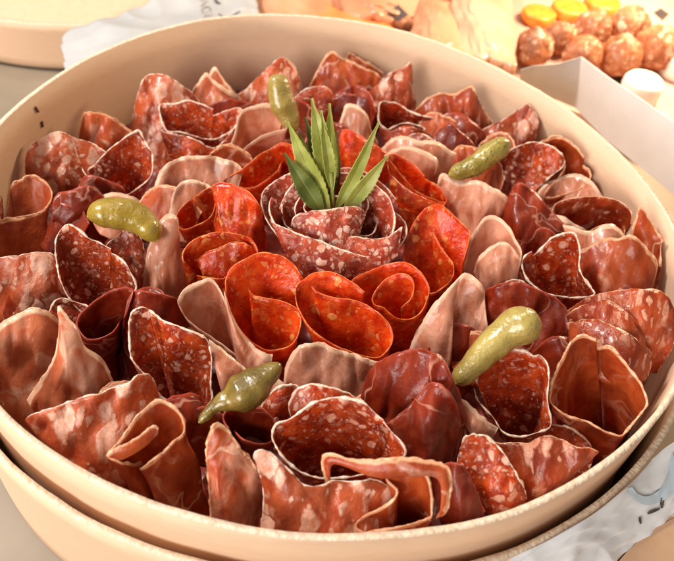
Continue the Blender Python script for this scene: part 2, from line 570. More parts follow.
S("bresaola", "dark purple beef fold under the highest ham peak", -2.8,
  leaf([(330, 99), (345, 94), (360, 96), (370, 100), (377, 108), (380, 126)], [(335, 130), (355, 132), (376, 136)], bulge=.010))
S("salami", "salami cup with white looping rind behind the pointing herb leaf tip", -2.1,
  cup([(381, 102), (390, 101), (399, 104), (410, 111), (425, 117), (443, 118), (451, 121), (439, 128), (430, 134), (421, 126), (405, 123), (394, 127), (387, 129), (379, 122), (378, 111)], (412, 158), T=34, sc=.45),
  leaf([(379, 126), (390, 131), (405, 126), (420, 128), (431, 135)], [(388, 150), (408, 150), (428, 146)], z=-.1, bulge=.006, rind=False))
S("prosciutto", "cured ham with speckled crusty edge at the far wall behind the bumpy gherkin", -2.00,
  leaf([(413, 112), (425, 100), (440, 95), (455, 93), (470, 87), (474, 92), (480, 105), (487, 115), (492, 121)], [(422, 134), (455, 136), (487, 134)], bulge=.014))
S("bresaola", "purple rolled beef slice sliding down towards the bumpy gherkin", -2.2,
  leaf([(442, 115), (452, 112), (470, 119), (483, 132), (490, 147)], [(448, 138), (464, 148), (480, 156)], bulge=.010))
S("bresaola", "dark triangular beef fold above the bumpy gherkin", -2.1,
  leaf([(430, 142), (444, 127), (452, 122), (462, 132), (480, 152)], [(438, 158), (455, 166), (474, 166)], bulge=.007))
S("fatty", "pale salami wrapped to a dark tube at the wall beyond the bumpy gherkin", -1.70,
  leaf([(478, 132), (500, 121), (515, 112), (528, 104)], [(484, 156), (504, 154), (518, 144)], bulge=.008),
  leaf([(514, 138), (521, 118), (529, 105), (536, 112), (539, 122), (534, 142)], [(515, 150), (524, 154), (534, 152)], z=-.15, bulge=.008))
S("salami", "broad dark salami opening beside the blunt end of the bumpy gherkin", -1.60,
  leaf([(503, 158), (514, 148), (530, 143), (545, 145), (556, 150), (564, 157), (562, 167), (551, 176), (536, 190)], [(480, 182), (490, 196), (510, 208)], bulge=-.006, ext=.3))
S("prosciutto", "cured ham roll with speckled crusty rim pressed against the far wall", -1.60,
  cup([(540, 143), (547, 139), (558, 136), (569, 141), (579, 151), (586, 161), (591, 174), (586, 185), (574, 192), (558, 198), (544, 198), (549, 188), (558, 178), (565, 166), (562, 154), (551, 146)], (566, 222), T=36, sc=.5))
S("bresaola", "dark ridged beef cone with one pale fat streak", -1.7,
  leaf([(500, 226), (506, 204), (513, 191), (520, 183), (531, 191), (545, 204), (558, 217), (567, 232)], [(508, 258), (530, 262), (552, 256)], bulge=.016))
S("striped", "streaky salami roll with a wide dark mouth along the curving wall", -1.30,
  cup([(553, 222), (555, 206), (570, 200), (591, 197), (609, 198), (622, 203), (631, 213), (632, 226), (626, 236), (612, 230), (603, 225), (585, 232), (566, 232)], (588, 262), T=36, sc=.45))
S("ham", "pale brown ham fold in the mouth of the streaky salami roll", -1.20,
  leaf([(563, 226), (578, 229), (592, 231), (604, 225), (614, 226), (626, 238)], [(572, 252), (600, 254), (620, 248)], bulge=.006))
S("prosciutto", "smooth dark red ham cup with a pale rim beside the brown fin at the wall", -1.20,
  leaf([(578, 252), (592, 245), (606, 240), (620, 237), (633, 234), (644, 244), (653, 256), (656, 266), (652, 287)], [(578, 278), (600, 290), (622, 296), (645, 300)], bulge=.012))
S("prosciutto", "thin brown ham fin standing up against the curving wall", -1.00,
  leaf([(632, 236), (640, 207), (649, 219), (662, 238), (669, 254), (671, 274), (666, 294)], [(642, 255), (652, 275), (655, 295)], bulge=.006))
S("salami", "open salami cone with bold white rind beside the smooth ham cup", -1.20,
  cup([(521, 268), (524, 258), (537, 247), (551, 237), (564, 232), (574, 233), (578, 241), (580, 254), (580, 267), (584, 278), (592, 289), (594, 295), (577, 297), (555, 295), (537, 288), (526, 279)], (572, 335), T=38, sc=.2))
S("striped", "large ribbed salami fold bulging towards the wall above the crusty ham cone", -0.70,
  leaf([(564, 314), (582, 301), (600, 293), (620, 288), (640, 286), (658, 290), (668, 299), (676, 318), (673, 345), (660, 374)], [(575, 330), (595, 330), (620, 335), (638, 350), (648, 372)], bulge=.016),
  leaf([(567, 314), (580, 306), (594, 302), (609, 301), (622, 307), (635, 319), (644, 335), (651, 350), (650, 362)], [(572, 336), (595, 340), (618, 352), (640, 372)], z=.12, bulge=.012),
  leaf([(567, 322), (590, 320), (610, 324), (625, 330), (640, 340), (650, 358), (648, 376)], [(572, 350), (595, 360), (620, 374), (640, 384)], z=.2, bulge=.012))
S("prosciutto", "cured ham cone with crusty beaded rim near the near wall", -0.30,
  cup([(549, 403), (551, 386), (557, 368), (566, 352), (573, 340), (584, 334), (600, 339), (613, 349), (626, 361), (638, 380), (645, 399), (643, 413), (635, 426), (622, 434), (611, 433), (595, 428), (584, 421), (568, 416)], (604, 462), T=36, sc=.35, belly=.05, wob=.0008, lap=.05))
S("salami", "large open salami cone between the blunt gherkin and the crusty ham cone", -0.9,
  cup([(476, 395), (473, 381), (476, 370), (484, 359), (497, 351), (508, 347), (526, 349), (535, 355), (540, 354), (548, 364), (548, 378), (547, 394), (549, 408), (551, 419), (549, 428), (537, 434), (519, 438), (501, 432), (490, 417), (481, 404)], (520, 468), T=40, sc=.25))
S("bresaola", "big smooth dark beef sheet under the blunt pale gherkin", -1.9,
  leaf([(482, 318), (485, 299), (490, 286), (502, 280), (518, 279), (530, 283), (545, 291), (560, 300), (568, 310), (571, 332)], [(486, 368), (515, 385), (545, 385), (568, 368)], bulge=.014))
S("ham", "tall pale ham wrap with a cream rim beside the blunt gherkin", -1.4,
  leaf([(408, 350), (422, 322), (438, 298), (451, 284), (461, 275)], [(428, 378), (442, 362), (449, 335), (454, 300)], bulge=.006),
  leaf([(449, 312), (455, 288), (463, 275), (474, 279), (483, 288), (484, 307), (488, 332)], [(438, 375), (458, 382), (478, 370)], z=-.2, bulge=-.005))
S("ham", "pale ham cone with an inner fold beside the big upright chorizo", -1.5,
  cup([(461, 269), (465, 255), (470, 241), (477, 228), (485, 219), (495, 217), (506, 225), (515, 238), (521, 253), (518, 268), (505, 280), (489, 286), (475, 281), (466, 275)], (495, 318), T=40, sc=.3),
  leaf([(474, 272), (480, 254), (497, 243), (510, 246), (521, 258)], [(482, 292), (500, 296), (514, 288)], z=.0, bulge=.008, rind=False))
S("ham", "glossy pale ham fan below the bumpy gherkin", -1.6,
  leaf([(437, 184), (442, 173), (455, 179), (468, 180), (481, 179), (495, 187), (506, 197), (508, 205), (500, 217)], [(446, 220), (462, 234), (478, 234), (494, 226)], bulge=.008))
S("ham", "whitish folded ham touching the lower tip of the bumpy gherkin", -1.7,
  leaf([(382, 150), (390, 141), (403, 138), (419, 139), (435, 142), (448, 148), (462, 157)], [(390, 166), (412, 176), (432, 184), (450, 178)], bulge=.008),
  leaf([(384, 156), (392, 149), (408, 148), (424, 151), (438, 160), (436, 172)], [(392, 168), (410, 176), (428, 182)], z=.15, bulge=.005))
S("ham", "upright pale ham wrap standing just behind the herb leaves", -1.9,
  leaf([(335, 150), (340, 123), (345, 107), (350, 103), (360, 106), (367, 113), (371, 128), (378, 142)], [(345, 165), (360, 165), (374, 160)], bulge=.010))
S("ham", "wide pale ham cup leaning against the upright pale gherkin", -1.9,
  cup([(231, 150), (234, 130), (243, 111), (255, 106), (268, 104), (280, 113), (288, 122), (286, 129), (277, 131), (259, 138), (246, 147), (236, 157)], (258, 180), T=42, sc=.4))
S("ham", "large round pale ham cup behind the thin orange chorizo mouth", -1.8,
  leaf([(152, 216), (154, 190), (161, 172), (170, 162), (188, 157), (206, 154), (219, 157), (232, 162), (243, 172)], [(165, 238), (188, 236), (212, 215), (232, 200)], bulge=-.008),
  leaf([(169, 214), (175, 191), (184, 181), (195, 179), (208, 184), (217, 192)], [(178, 236), (195, 230), (210, 214)], z=.15, bulge=.006, rind=False))
S("ham", "narrow pinkish ham wrap standing at the wide end of the yellow-green gherkin", -1.6,
  leaf([(143, 290), (147, 250), (155, 230), (163, 219), (171, 214), (177, 218), (179, 235), (181, 255), (192, 282)], [(150, 305), (165, 312), (184, 306)], bulge=.010))
S("bresaola", "flat dark beef sheet between the brown ham tube and the yellow-green gherkin", -2.5,
  leaf([(52, 218), (55, 198), (73, 187), (89, 184), (102, 195), (110, 207)], [(62, 245), (82, 252), (104, 244)], bulge=.008))
S("prosciutto", "brown open ham tube with a ragged pale rim by the wall", -2.1,
  cup([(-2, 205), (0, 198), (7, 189), (13, 184), (22, 180), (31, 176), (40, 179), (49, 187), (52, 197), (48, 207), (38, 213), (22, 217), (9, 218), (0, 220)], (24, 280), T=30, sc=.95, zb=-5.5, belly=-.05))
S("fatty", "broad fatty salami blanket beneath the brown open ham tube", -1.9,
  leaf([(-12, 262), (0, 256), (20, 252), (40, 251), (54, 254), (58, 268), (66, 288), (78, 314)], [(-12, 345), (20, 350), (55, 340)], bulge=.014))
S("salami", "large heart-shaped salami mouth with white rind below the yellow-green gherkin", -1.3,
  cup([(56, 260), (56, 245), (60, 231), (67, 224), (74, 226), (82, 231), (91, 239), (102, 244), (114, 250), (125, 260), (131, 271), (135, 286), (128, 297), (112, 304), (98, 310), (84, 312), (76, 305), (67, 291), (59, 277)], (102, 345), T=46, sc=.2))
S("salami", "small pointed salami tip tucked behind the large heart-shaped mouth", -1.6,
  leaf([(104, 247), (118, 236), (125, 229), (131, 224), (138, 231), (142, 245), (143, 262), (141, 292)], [(115, 285), (128, 300), (136, 305)], bulge=.008))
S("bresaola", "dark smooth beef cup with a paper-thin rim under the heart-shaped salami", -1.3,
  cup([(76, 327), (78, 316), (89, 305), (100, 298), (114, 292), (131, 291), (128, 309), (122, 320), (113, 331), (100, 338), (87, 339)], (112, 380), T=34, sc=.45),
  leaf([(122, 334), (126, 310), (130, 296), (137, 290), (153, 287), (169, 291), (180, 298), (188, 317)], [(128, 368), (152, 362), (182, 345)], z=-.3, bulge=.006))
S("banded", "cured ham with wide pale fat band lying at the wall below the fatty blanket", -1.2,
  leaf([(-10, 334), (0, 322), (15, 312), (33, 305), (42, 307), (53, 314), (60, 322)], [(-10, 412), (20, 412), (45, 400), (62, 365)], bulge=.014))
S("banded", "cured ham fold with a standing cream fat edge and brown inside", -1.0,
  leaf([(28, 403), (42, 380), (51, 362), (57, 342), (59, 322), (58, 305), (69, 316), (77, 328), (83, 343), (100, 356), (114, 382)], [(34, 412), (50, 410), (62, 398), (74, 398), (95, 400), (112, 400)], bulge=.010))
S("fatty", "big pale fatty salami sheet lying over the near wall beside the curled ham", -0.4,
  leaf([(24, 424), (47, 402), (71, 394), (93, 387), (111, 383), (125, 377), (137, 370), (150, 378), (158, 394)], [(48, 452), (82, 478), (112, 498), (150, 490)], bulge=.014))
S("salami", "tall salami leaf with white rind beside the dark glossy gherkin", -0.9,
  cup([(128, 354), (127, 336), (130, 317), (136, 309), (144, 307), (153, 313), (162, 320), (176, 324), (189, 328), (200, 333), (208, 340), (211, 354), (211, 371), (211, 386), (212, 398), (202, 411), (192, 415), (181, 411), (164, 400), (154, 391), (146, 380), (137, 368)], (185, 450), T=48, sc=.2))
S("prosciutto", "curled cured ham with a translucent rim and folded strip at the near wall", 0.0,
  cup([(107, 455), (114, 447), (123, 434), (135, 418), (145, 409), (157, 402), (168, 405), (177, 412), (183, 422), (184, 433), (175, 441), (163, 454), (150, 465), (137, 471), (126, 466), (115, 460)], (188, 520), T=38, sc=.75, zb=-5.5),
  leaf([(107, 456), (116, 447), (130, 439), (143, 432), (154, 425), (158, 427)], [(118, 460), (130, 452), (145, 443), (157, 433)], z=.25, bulge=.003, ext=.1))
S("prosciutto", "narrow cured ham fold showing a long cream fat edge behind the near rim", -0.3,
  leaf([(212, 524), (209, 480), (207, 450), (209, 432), (215, 418), (225, 424), (238, 438), (250, 455), (264, 476)], [(222, 530), (232, 530), (245, 528), (258, 524)], bulge=.012))
S("bresaola", "dark beef cup with purple edge below the dark glossy gherkin", -1.3,
  cup([(224, 416), (228, 427), (238, 436), (251, 442), (262, 443), (272, 439), (277, 425), (266, 410), (250, 404), (234, 406)], (255, 475), T=34, sc=.5))
S("salami", "small salami scrap between the dark glossy gherkin and the big front cone", -1.4,
  leaf([(258, 412), (268, 396), (277, 386), (286, 382), (296, 384), (303, 394)], [(262, 432), (285, 432), (302, 420)], bulge=.006))
S("salami", "biggest open salami cone with thick white rind at the near side", 0.2,
  cup([(272, 437), (276, 424), (287, 419), (300, 411), (311, 402), (322, 397), (340, 394), (354, 398), (367, 404), (380, 416), (391, 424), (398, 435), (404, 445), (406, 455), (392, 464), (367, 472), (345, 476), (322, 478), (302, 475), (289, 466), (278, 452)], (345, 520), T=42, sc=.2),
  leaf([(292, 420), (289, 402), (294, 391), (305, 384), (324, 385), (340, 390), (358, 400)], [(298, 430), (318, 412), (352, 408)], z=-.25, bulge=.004))
S("bresaola", "large smooth rounded beef fold with fine white veins beside the biggest salami cone", -0.9,
  leaf([(362, 408), (364, 384), (374, 366), (391, 351), (413, 346), (436, 349), (451, 360), (458, 378), (464, 398), (465, 420), (460, 452)], [(375, 440), (395, 462), (425, 478), (452, 480)], bulge=.016),
  leaf([(385, 420), (400, 411), (413, 400), (423, 387), (434, 380), (446, 383), (456, 402), (459, 428)], [(398, 452), (425, 466), (452, 462)], z=.55, bulge=.012))
S("fatty", "fatty salami apron hanging under the biggest open salami cone", -0.3,
  leaf([(258, 540), (262, 522), (264, 495), (262, 476), (258, 460), (255, 446), (270, 446), (290, 463), (310, 475), (345, 478), (370, 472), (396, 482)], [(275, 548), (290, 548), (310, 548), (335, 548), (360, 546), (392, 538)], bulge=.012))
S("prosciutto", "bent cured ham strip with crusty edge lying across the front of the biggest cone", 0.7,
  leaf([(330, 490), (326, 475), (324, 460), (329, 453), (355, 455), (388, 455), (406, 455), (435, 462), (447, 467), (451, 478), (449, 497), (445, 522)], [(334, 489), (331, 474), (334, 462), (348, 464), (370, 472), (390, 474), (410, 471), (432, 472), (440, 478), (442, 488), (441, 505), (438, 523)], bulge=.004, ext=0))
S("prosciutto", "hollow cured ham fold with pale lip beneath the bent crusty strip", 0.0,
  cup([(356, 524), (366, 515), (380, 509), (394, 501), (397, 489), (386, 478), (400, 472), (417, 470), (426, 475), (431, 490), (432, 506), (428, 522), (410, 530), (385, 533), (365, 531)], (395, 575), T=44, sc=.6, lap=0))
S("bresaola", "red beef slice with a pale vein just behind the near rim", -0.2,
  leaf([(432, 476), (440, 464), (452, 457), (461, 458), (468, 471), (476, 487), (484, 512)], [(444, 530), (462, 528), (480, 520)], bulge=.008))
S("salami", "dark purple salami fold leaning behind the near rim", -0.5,
  leaf([(458, 468), (466, 440), (483, 430), (495, 438), (508, 453), (518, 468), (529, 500)], [(478, 524), (502, 518), (526, 510)], bulge=.010))
S("striped", "streaked salami sheet spreading under the large open cone to the near rim", -0.60,
  leaf([(486, 436), (505, 438), (530, 440), (550, 432), (575, 440), (595, 445), (605, 452), (614, 462)], [(520, 515), (548, 505), (580, 494), (608, 478)], bulge=.012))
S("ham", "sliver of ham with a pale edge against the large open cone", -1.2,
  leaf([(461, 398), (472, 405), (484, 414), (498, 428)], [(464, 418), (478, 430), (492, 438)], bulge=.005))
S("ham", "lavender-pink ham slice spread below the middle chorizo curl", -1.5,
  leaf([(284, 380), (291, 353), (300, 340), (312, 337), (325, 340), (345, 350), (365, 357), (380, 360)], [(296, 404), (330, 408), (368, 398)], bulge=.010))
S("ham", "short pale fat strip hanging down from the S-shaped chorizo", -1.2,
  leaf([(224, 290), (232, 315), (244, 336), (256, 347), (272, 353)], [(234, 345), (248, 366), (258, 378), (268, 374)], bulge=.006))
S("ham", "pink ham cone with cream rim reaching down to the dark glossy gherkin", -1.3,
  cup([(178, 303), (180, 295), (185, 288), (196, 282), (209, 279), (218, 287), (227, 307), (238, 333), (251, 362), (246, 361), (227, 349), (209, 336), (189, 320)], (240, 395), T=44, sc=.3))
S("ham", "thin brownish ham edge between the tall salami leaf and the pink ham cone", -1.5,
  leaf([(209, 340), (222, 350), (240, 362), (258, 374)], [(226, 402), (240, 404), (258, 398)], bulge=.005))
# --- chorizo ring round the rose
S("chorizo", "S-shaped chorizo curl with a deep pocket above the dark glossy gherkin", -1.0,
  cup([(304, 277), (296, 268), (287, 261), (271, 256), (255, 256), (242, 261), (231, 271), (226, 285), (227, 300), (233, 318), (244, 336), (258, 347), (273, 351), (289, 347), (299, 336), (301, 320), (296, 309), (280, 301), (264, 298), (253, 295), (248, 288)], (266, 372), T=36, sc=.45, zb=-5, closed=False))
S("chorizo", "widest chorizo curl at the foot of the salami rose", -0.9,
  cup([(364, 292), (345, 279), (329, 272), (315, 272), (305, 277), (297, 286), (296, 294), (300, 309), (309, 325), (320, 336), (336, 346), (354, 353), (370, 358), (382, 357), (390, 347), (392, 335), (387, 322), (373, 309), (358, 302), (342, 299), (328, 296), (316, 291), (310, 284)], (345, 378), T=36, sc=.45, zb=-5, closed=False))
S("chorizo", "double-looped chorizo curl between the widest curl and the big upright one", -1.2,
  cup([(348, 284), (358, 276), (369, 271), (385, 265), (400, 263), (413, 268), (424, 280), (428, 291), (424, 305), (415, 317), (404, 319), (392, 316), (383, 309), (375, 306), (372, 299), (378, 289), (387, 280), (400, 274), (411, 281), (411, 296), (401, 309)], (402, 352), T=36, sc=.45, zb=-5, closed=False))
S("chorizo", "big upright chorizo cone with a rolled tongue beside the pale ham cone", -1.2,
  cup([(465, 257), (468, 243), (470, 231), (459, 219), (448, 210), (438, 205), (426, 208), (417, 217), (410, 230), (405, 246), (404, 262), (408, 278), (418, 290), (431, 294), (444, 288), (453, 276), (453, 264), (447, 255), (438, 240), (432, 229)], (440, 322), T=42, sc=.45, zb=-5, closed=False))
S("chorizo", "folded chorizo with a narrow slit mouth near the outermost herb leaf", -1.3,
  cup([(387, 156), (396, 154), (414, 165), (430, 179), (443, 190), (447, 202), (434, 200), (418, 192), (402, 176), (394, 165)], (418, 232), T=44, sc=.6, zb=-5),
  leaf([(387, 160), (390, 172), (402, 185), (418, 196), (434, 202), (446, 203)], [(390, 190), (402, 203), (420, 212), (436, 214)], z=.2, bulge=.005, rind=False))
S("chorizo", "chorizo slice standing just behind the slanting herb leaves", -1.6,
  leaf([(340, 154), (343, 131), (356, 134), (367, 140), (385, 151), (394, 160)], [(345, 178), (365, 184), (388, 178)], bulge=.008))
S("chorizo", "chorizo with a long slanting mouth behind the dark herb leaf", -1.5,
  cup([(224, 181), (241, 170), (255, 158), (268, 150), (283, 142), (294, 146), (299, 160), (291, 162), (284, 160), (277, 171), (264, 181), (252, 187), (239, 187)], (268, 215), T=44, sc=.6, zb=-5))
S("chorizo", "chorizo tube with a round thin mouth beside the large pale ham cup", -1.2,
  cup([(178, 217), (184, 206), (197, 194), (212, 187), (216, 197), (214, 210), (210, 218), (197, 225), (184, 228)], (212, 265), T=44, sc=.7, zb=-5),
  leaf([(214, 224), (217, 205), (213, 187), (228, 184), (243, 186), (255, 194), (261, 206), (264, 226), (267, 254)], [(222, 262), (240, 268), (260, 272)], z=.1, bulge=.010))
S("chorizo", "low chorizo roll with a tongue inside, above the pink ham cone", -0.9,
  cup([(182, 252), (190, 241), (203, 234), (223, 231), (241, 235), (253, 242), (257, 253), (246, 259), (235, 270), (222, 279), (210, 279), (196, 274), (184, 262)], (222, 318), T=40, sc=.6, zb=-5),
  leaf([(197, 260), (215, 249), (233, 243), (249, 244), (257, 253)], [(206, 282), (228, 282), (248, 268)], z=-.1, bulge=.004))

# --- further slices of which only a fold shows low in the gaps
GAPS = [(60, 215), (118, 205), (228, 158), (300, 118), (352, 100), (420, 152), (470, 165), (498, 215), (540, 245), (560, 232), (498, 150), (600, 270), (632, 300),
        (508, 300), (480, 345), (560, 345), (455, 340), (255, 385), (218, 300), (188, 315), (150, 300), (72, 312), (118, 395), (205, 420), (180, 405),
        (270, 410), (372, 400), (408, 455), (470, 430), (560, 440), (170, 200), (28, 300), (100, 190), (570, 190), (440, 130), (330, 140), (610, 330), (232, 470), (160, 470)]
GAPKIND = {"bresaola": "dark dried beef slice of which only a fold shows low in a gap", "prosciutto": "cured ham slice of which only a fold shows low in a gap",
           "salami": "salami slice of which only an edge shows low in a gap", "ham": "pale ham slice of which only an edge shows low in a gap"}
for gi, (gx, gy) in enumerate(GAPS):
    kd = ("bresaola", "prosciutto", "salami", "bresaola", "prosciutto", "ham")[(gi * 5 + gi // 4) % 6]
    ww, hh, sk = random.uniform(24, 36), random.uniform(14, 24), random.uniform(-9, 9)
    o = S(kd, GAPKIND[kd], -2.45 + random.uniform(-.25, .35),
          leaf([(gx - ww, gy + hh * .5), (gx - ww * .7, gy - hh * .3), (gx - ww * .25 + sk, gy - hh * .8), (gx + ww * .25 + sk, gy - hh * .7), (gx + ww * .75, gy - hh * .2), (gx + ww, gy + hh * .6)],
               [(gx - ww * .7, gy + hh * 1.8), (gx, gy + hh * 2.0), (gx + ww * .7, gy + hh * 1.7)], T=random.uniform(36, 58), bulge=random.uniform(-.008, .012), az=random.uniform(-45, 45)))
    o["group"] = o["category"] + "s tucked low in the gaps"

# --- the rose of salami in the middle: nested petals that belong to one rosette
ROSE = empty("salami_rose", at(335, 240, -0.05))
tag(ROSE, "rosette of wrapped salami petals with white rinds holding the herb sprig", "salami rose")


def petal(z, seed, *layers):
    o = slice_mesh("petal", layers, z, M["rose"], RIND["rose"], ROSE, seed)
    return o


petal(-0.9, 91, cup([(261, 200), (265, 188), (278, 179), (300, 172), (325, 168), (350, 168), (375, 178), (392, 194), (404, 208), (409, 224), (404, 240), (391, 254), (373, 265), (355, 272), (338, 275), (322, 276), (308, 273), (297, 263), (285, 247), (272, 230), (264, 214)], (335, 285), T=24, sc=.35, zb=-4.5))
petal(-0.5, 92, leaf([(270, 219), (278, 226), (295, 231), (317, 239), (339, 248), (360, 254), (377, 258)], [(285, 252), (305, 272), (330, 280), (360, 274)], T=50, bulge=.010))
petal(-0.4, 93, leaf([(310, 238), (326, 234), (344, 236), (361, 238), (375, 239), (388, 237), (402, 226)], [(322, 262), (350, 272), (378, 264), (398, 250)], T=50, bulge=.007))
petal(-0.8, 94, cup([(282, 215), (284, 200), (294, 188), (312, 179), (335, 176), (356, 180), (372, 190), (381, 203), (383, 215), (377, 229), (368, 236), (345, 236), (320, 238), (298, 232), (286, 226)], (335, 262), T=22, sc=.45, zb=-4.0))
petal(-0.5, 95, cup([(294, 212), (297, 200), (306, 192), (320, 188), (340, 186), (359, 190), (370, 199), (369, 209), (363, 218), (354, 227), (343, 233), (320, 232), (302, 228)], (332, 258), T=22, sc=.5, zb=-4.0))
petal(0.0, 96, leaf([(291, 226), (293, 219), (299, 214), (312, 211), (330, 209), (346, 208), (361, 210), (366, 214)], [(298, 240), (317, 248), (344, 246), (360, 232)], T=45, bulge=.009))
petal(-0.3, 97, cup([(303, 207), (308, 200), (322, 196), (340, 196), (354, 201), (360, 208), (350, 216), (335, 219), (318, 218), (308, 214)], (332, 240), T=20, sc=.6, zb=-3.5))
petal(-0.25, 98, cup([(268, 206), (273, 194), (290, 183), (315, 175), (345, 173), (372, 183), (388, 197), (396, 212), (394, 228), (385, 243), (365, 254), (340, 260), (310, 257), (288, 243), (276, 226)], (335, 275), T=24, sc=.4, zb=-4.3))
# ---------------------------------------------------------------- wooden box in its lid
M["wood"] = m_plain("poplar_veneer", (0.68, 0.45, 0.295), (0.71, 0.485, 0.325), 160, 0.55, 0.00012, spec=0.25, scale3=(1, 1, 7))
M["wood_edge"] = m_plain("veneer_edge", (0.76, 0.63, 0.49), (0.64, 0.47, 0.33), 500, 0.7, 0.0008, spec=0.2)
M["staple"] = m_plain("dark_steel", (0.08, 0.06, 0.05), (0.16, 0.12, 0.09), 300, 0.35, 0.0001)
TABLE = -0.097


def band_mesh(r_in, r_out, z0, z1, steps=180, c=(0, 0), rag=0.0003, rows=6, circ=False, sag=None):
    """hoop of bent veneer; its two rims are a little ragged. Faces of the upper rim get material 1"""
    V, F, MI = [], [], []
    prof = [("i", k / rows) for k in range(rows + 1)] + [("o", 1 - k / rows) for k in range(rows + 1)]
    for s in range(steps):
        th = 2 * pi * s / steps
        for side, v in prof:
            rr = (R0 if circ else rim_r(th)) - R0 + (r_in if side == "i" else r_out)
            top = z1 + (sag(th) if sag else 0)
            z = z0 + (top - z0) * v
            if v > 0.99:
                z += noise.noise(Vector((cos(th) * 40, sin(th) * 40, 3.0 + r_in * 90))) * rag + noise.noise(Vector((cos(th) * 150, sin(th) * 150, 9 + r_in * 90))) * rag * 0.7
            rr += noise.noise(Vector((cos(th) * 3, sin(th) * 3, r_in * 50))) * 0.0012
            V.append((c[0] + cos(th) * rr, c[1] + sin(th) * rr, z))
    n = len(prof)
    for s in range(steps):
        for k in range(n):
            s2, k2 = (s + 1) % steps, (k + 1) % n
            F.append((s * n + k, s * n + k2, s2 * n + k2, s2 * n + k))
            MI.append(1 if k == rows else 0)
    return V, F, MI


def disc_mesh(r, z, c=(0, 0), steps=96, circ=False, thick=0.003):
    V, F = [], []
    for zz in (z, z - thick):
        for s in range(steps):
            th = 2 * pi * s / steps
            rr = (R0 if circ else rim_r(th)) - R0 + r
            V.append((c[0] + cos(th) * rr, c[1] + sin(th) * rr, zz))
    F.append(tuple(range(steps)))
    F.append(tuple(range(2 * steps - 1, steps - 1, -1)))
    for s in range(steps):
        F.append((s, steps + s, steps + (s + 1) % steps, (s + 1) % steps))
    return V, F


def local(o, parent):
    """hang a finished part on its thing without moving it"""
    w = Vector((0, 0, 0))
    p = parent
    while p is not None:
        w += p.location
        p = p.parent
    o.parent = parent
    o.location = Vector(o.location) - w
    return o


box = empty("wooden_box", (0, 0, TABLE + 0.005))
tag(box, "round pale veneer box filled with rolled meat slices", "wooden box")
V, F, MI = band_mesh(R0, R0 + 0.0026, TABLE + 0.006, 0.0)
local(mesh_obj("side_band", V, F, [M["wood"], M["wood_edge"]], None, (0, 0, -0.09), fmat=MI), box)
V, F = disc_mesh(R0 - 0.0005, TABLE + 0.011)
local(mesh_obj("base", V, F, M["wood"], None, (0, 0, -0.09), smooth=False), box)
# two little staples through the bent veneer
for (a, b) in (((35.5, 107), (38.5, 112)), ((42, 121.5), (43, 127))):
    pts = []
    for q in (a, b):
        d = ray(q)
        t = 0.2
        for _ in range(4000):
            P = CAM + d * t
            if math.hypot(P.x, P.y) > rim_r(math.atan2(P.y, P.x)) - 0.0006 and P.x < 0:
                break
            t += 0.0002
        pts.append(P)
    vs, fs = tube(bez(pts, 6)[0], [0.0006] * 6, False, 6)
    local(mesh_obj("staple", vs, fs, M["staple"], None, pts[0]), box)

lid = empty("box_lid", (0, 0, TABLE))
tag(lid, "shallow wider wooden lid that the full meat box stands in", "box lid")
V, F, MI = band_mesh(R0 + 0.0065, R0 + 0.0092, TABLE + 0.001, -0.022, rag=0.0007)
local(mesh_obj("side_band", V, F, [M["wood"], M["wood_edge"]], None, (0, 0, -0.08), fmat=MI), lid)
V, F = disc_mesh(R0 + 0.0063, TABLE + 0.0045)
local(mesh_obj("panel", V, F, M["wood"], None, (0, 0, -0.09), smooth=False), lid)

# layer of further slices that fills the bottom of the box, of which only dark folds show in the gaps
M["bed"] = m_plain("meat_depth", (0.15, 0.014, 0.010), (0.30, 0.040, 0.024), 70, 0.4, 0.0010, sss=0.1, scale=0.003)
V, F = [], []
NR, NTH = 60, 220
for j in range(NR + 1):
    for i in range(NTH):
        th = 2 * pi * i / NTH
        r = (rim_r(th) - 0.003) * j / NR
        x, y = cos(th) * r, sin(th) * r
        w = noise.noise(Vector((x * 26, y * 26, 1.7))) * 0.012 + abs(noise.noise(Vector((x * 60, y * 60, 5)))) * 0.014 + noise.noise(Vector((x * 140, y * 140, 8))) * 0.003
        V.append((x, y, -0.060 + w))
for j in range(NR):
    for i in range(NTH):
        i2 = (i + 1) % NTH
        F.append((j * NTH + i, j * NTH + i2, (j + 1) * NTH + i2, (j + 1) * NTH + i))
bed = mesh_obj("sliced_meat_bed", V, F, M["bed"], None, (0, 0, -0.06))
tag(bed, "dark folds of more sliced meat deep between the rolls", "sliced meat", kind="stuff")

# ---------------------------------------------------------------- gherkins
def m_gherkin(name, c1, c2, c3, dots=0.2):
    N = NT(name)
    v, _ = N.coords()
    nz = N.noise(v, 90, 3.0)
    col = N.mix(N.ss(nz.outputs[0], 0.35, 0.68), c1, c2)
    sp = N.n("ShaderNodeTexVoronoi", Scale=420.0, Vector=v)
    col = N.mix(N.math("MULTIPLY", N.ss(sp.outputs["Distance"], 0.30, 0.12), dots), col, c3)
    return N.out(col, rough=0.30, bump=N.math("MULTIPLY_ADD", N.ss(sp.outputs["Distance"], 0.5, 0.1), dots * 0.9, N.math("MULTIPLY_ADD", N.noise(v, 700, 3.0).outputs[0], 0.5, nz.outputs[0])), bump_d=0.0006, sss=0.22, sssr=(0.8, 0.7, 0.2), scale=0.004, spec=0.6, coat=0.5, coat_r=0.1)


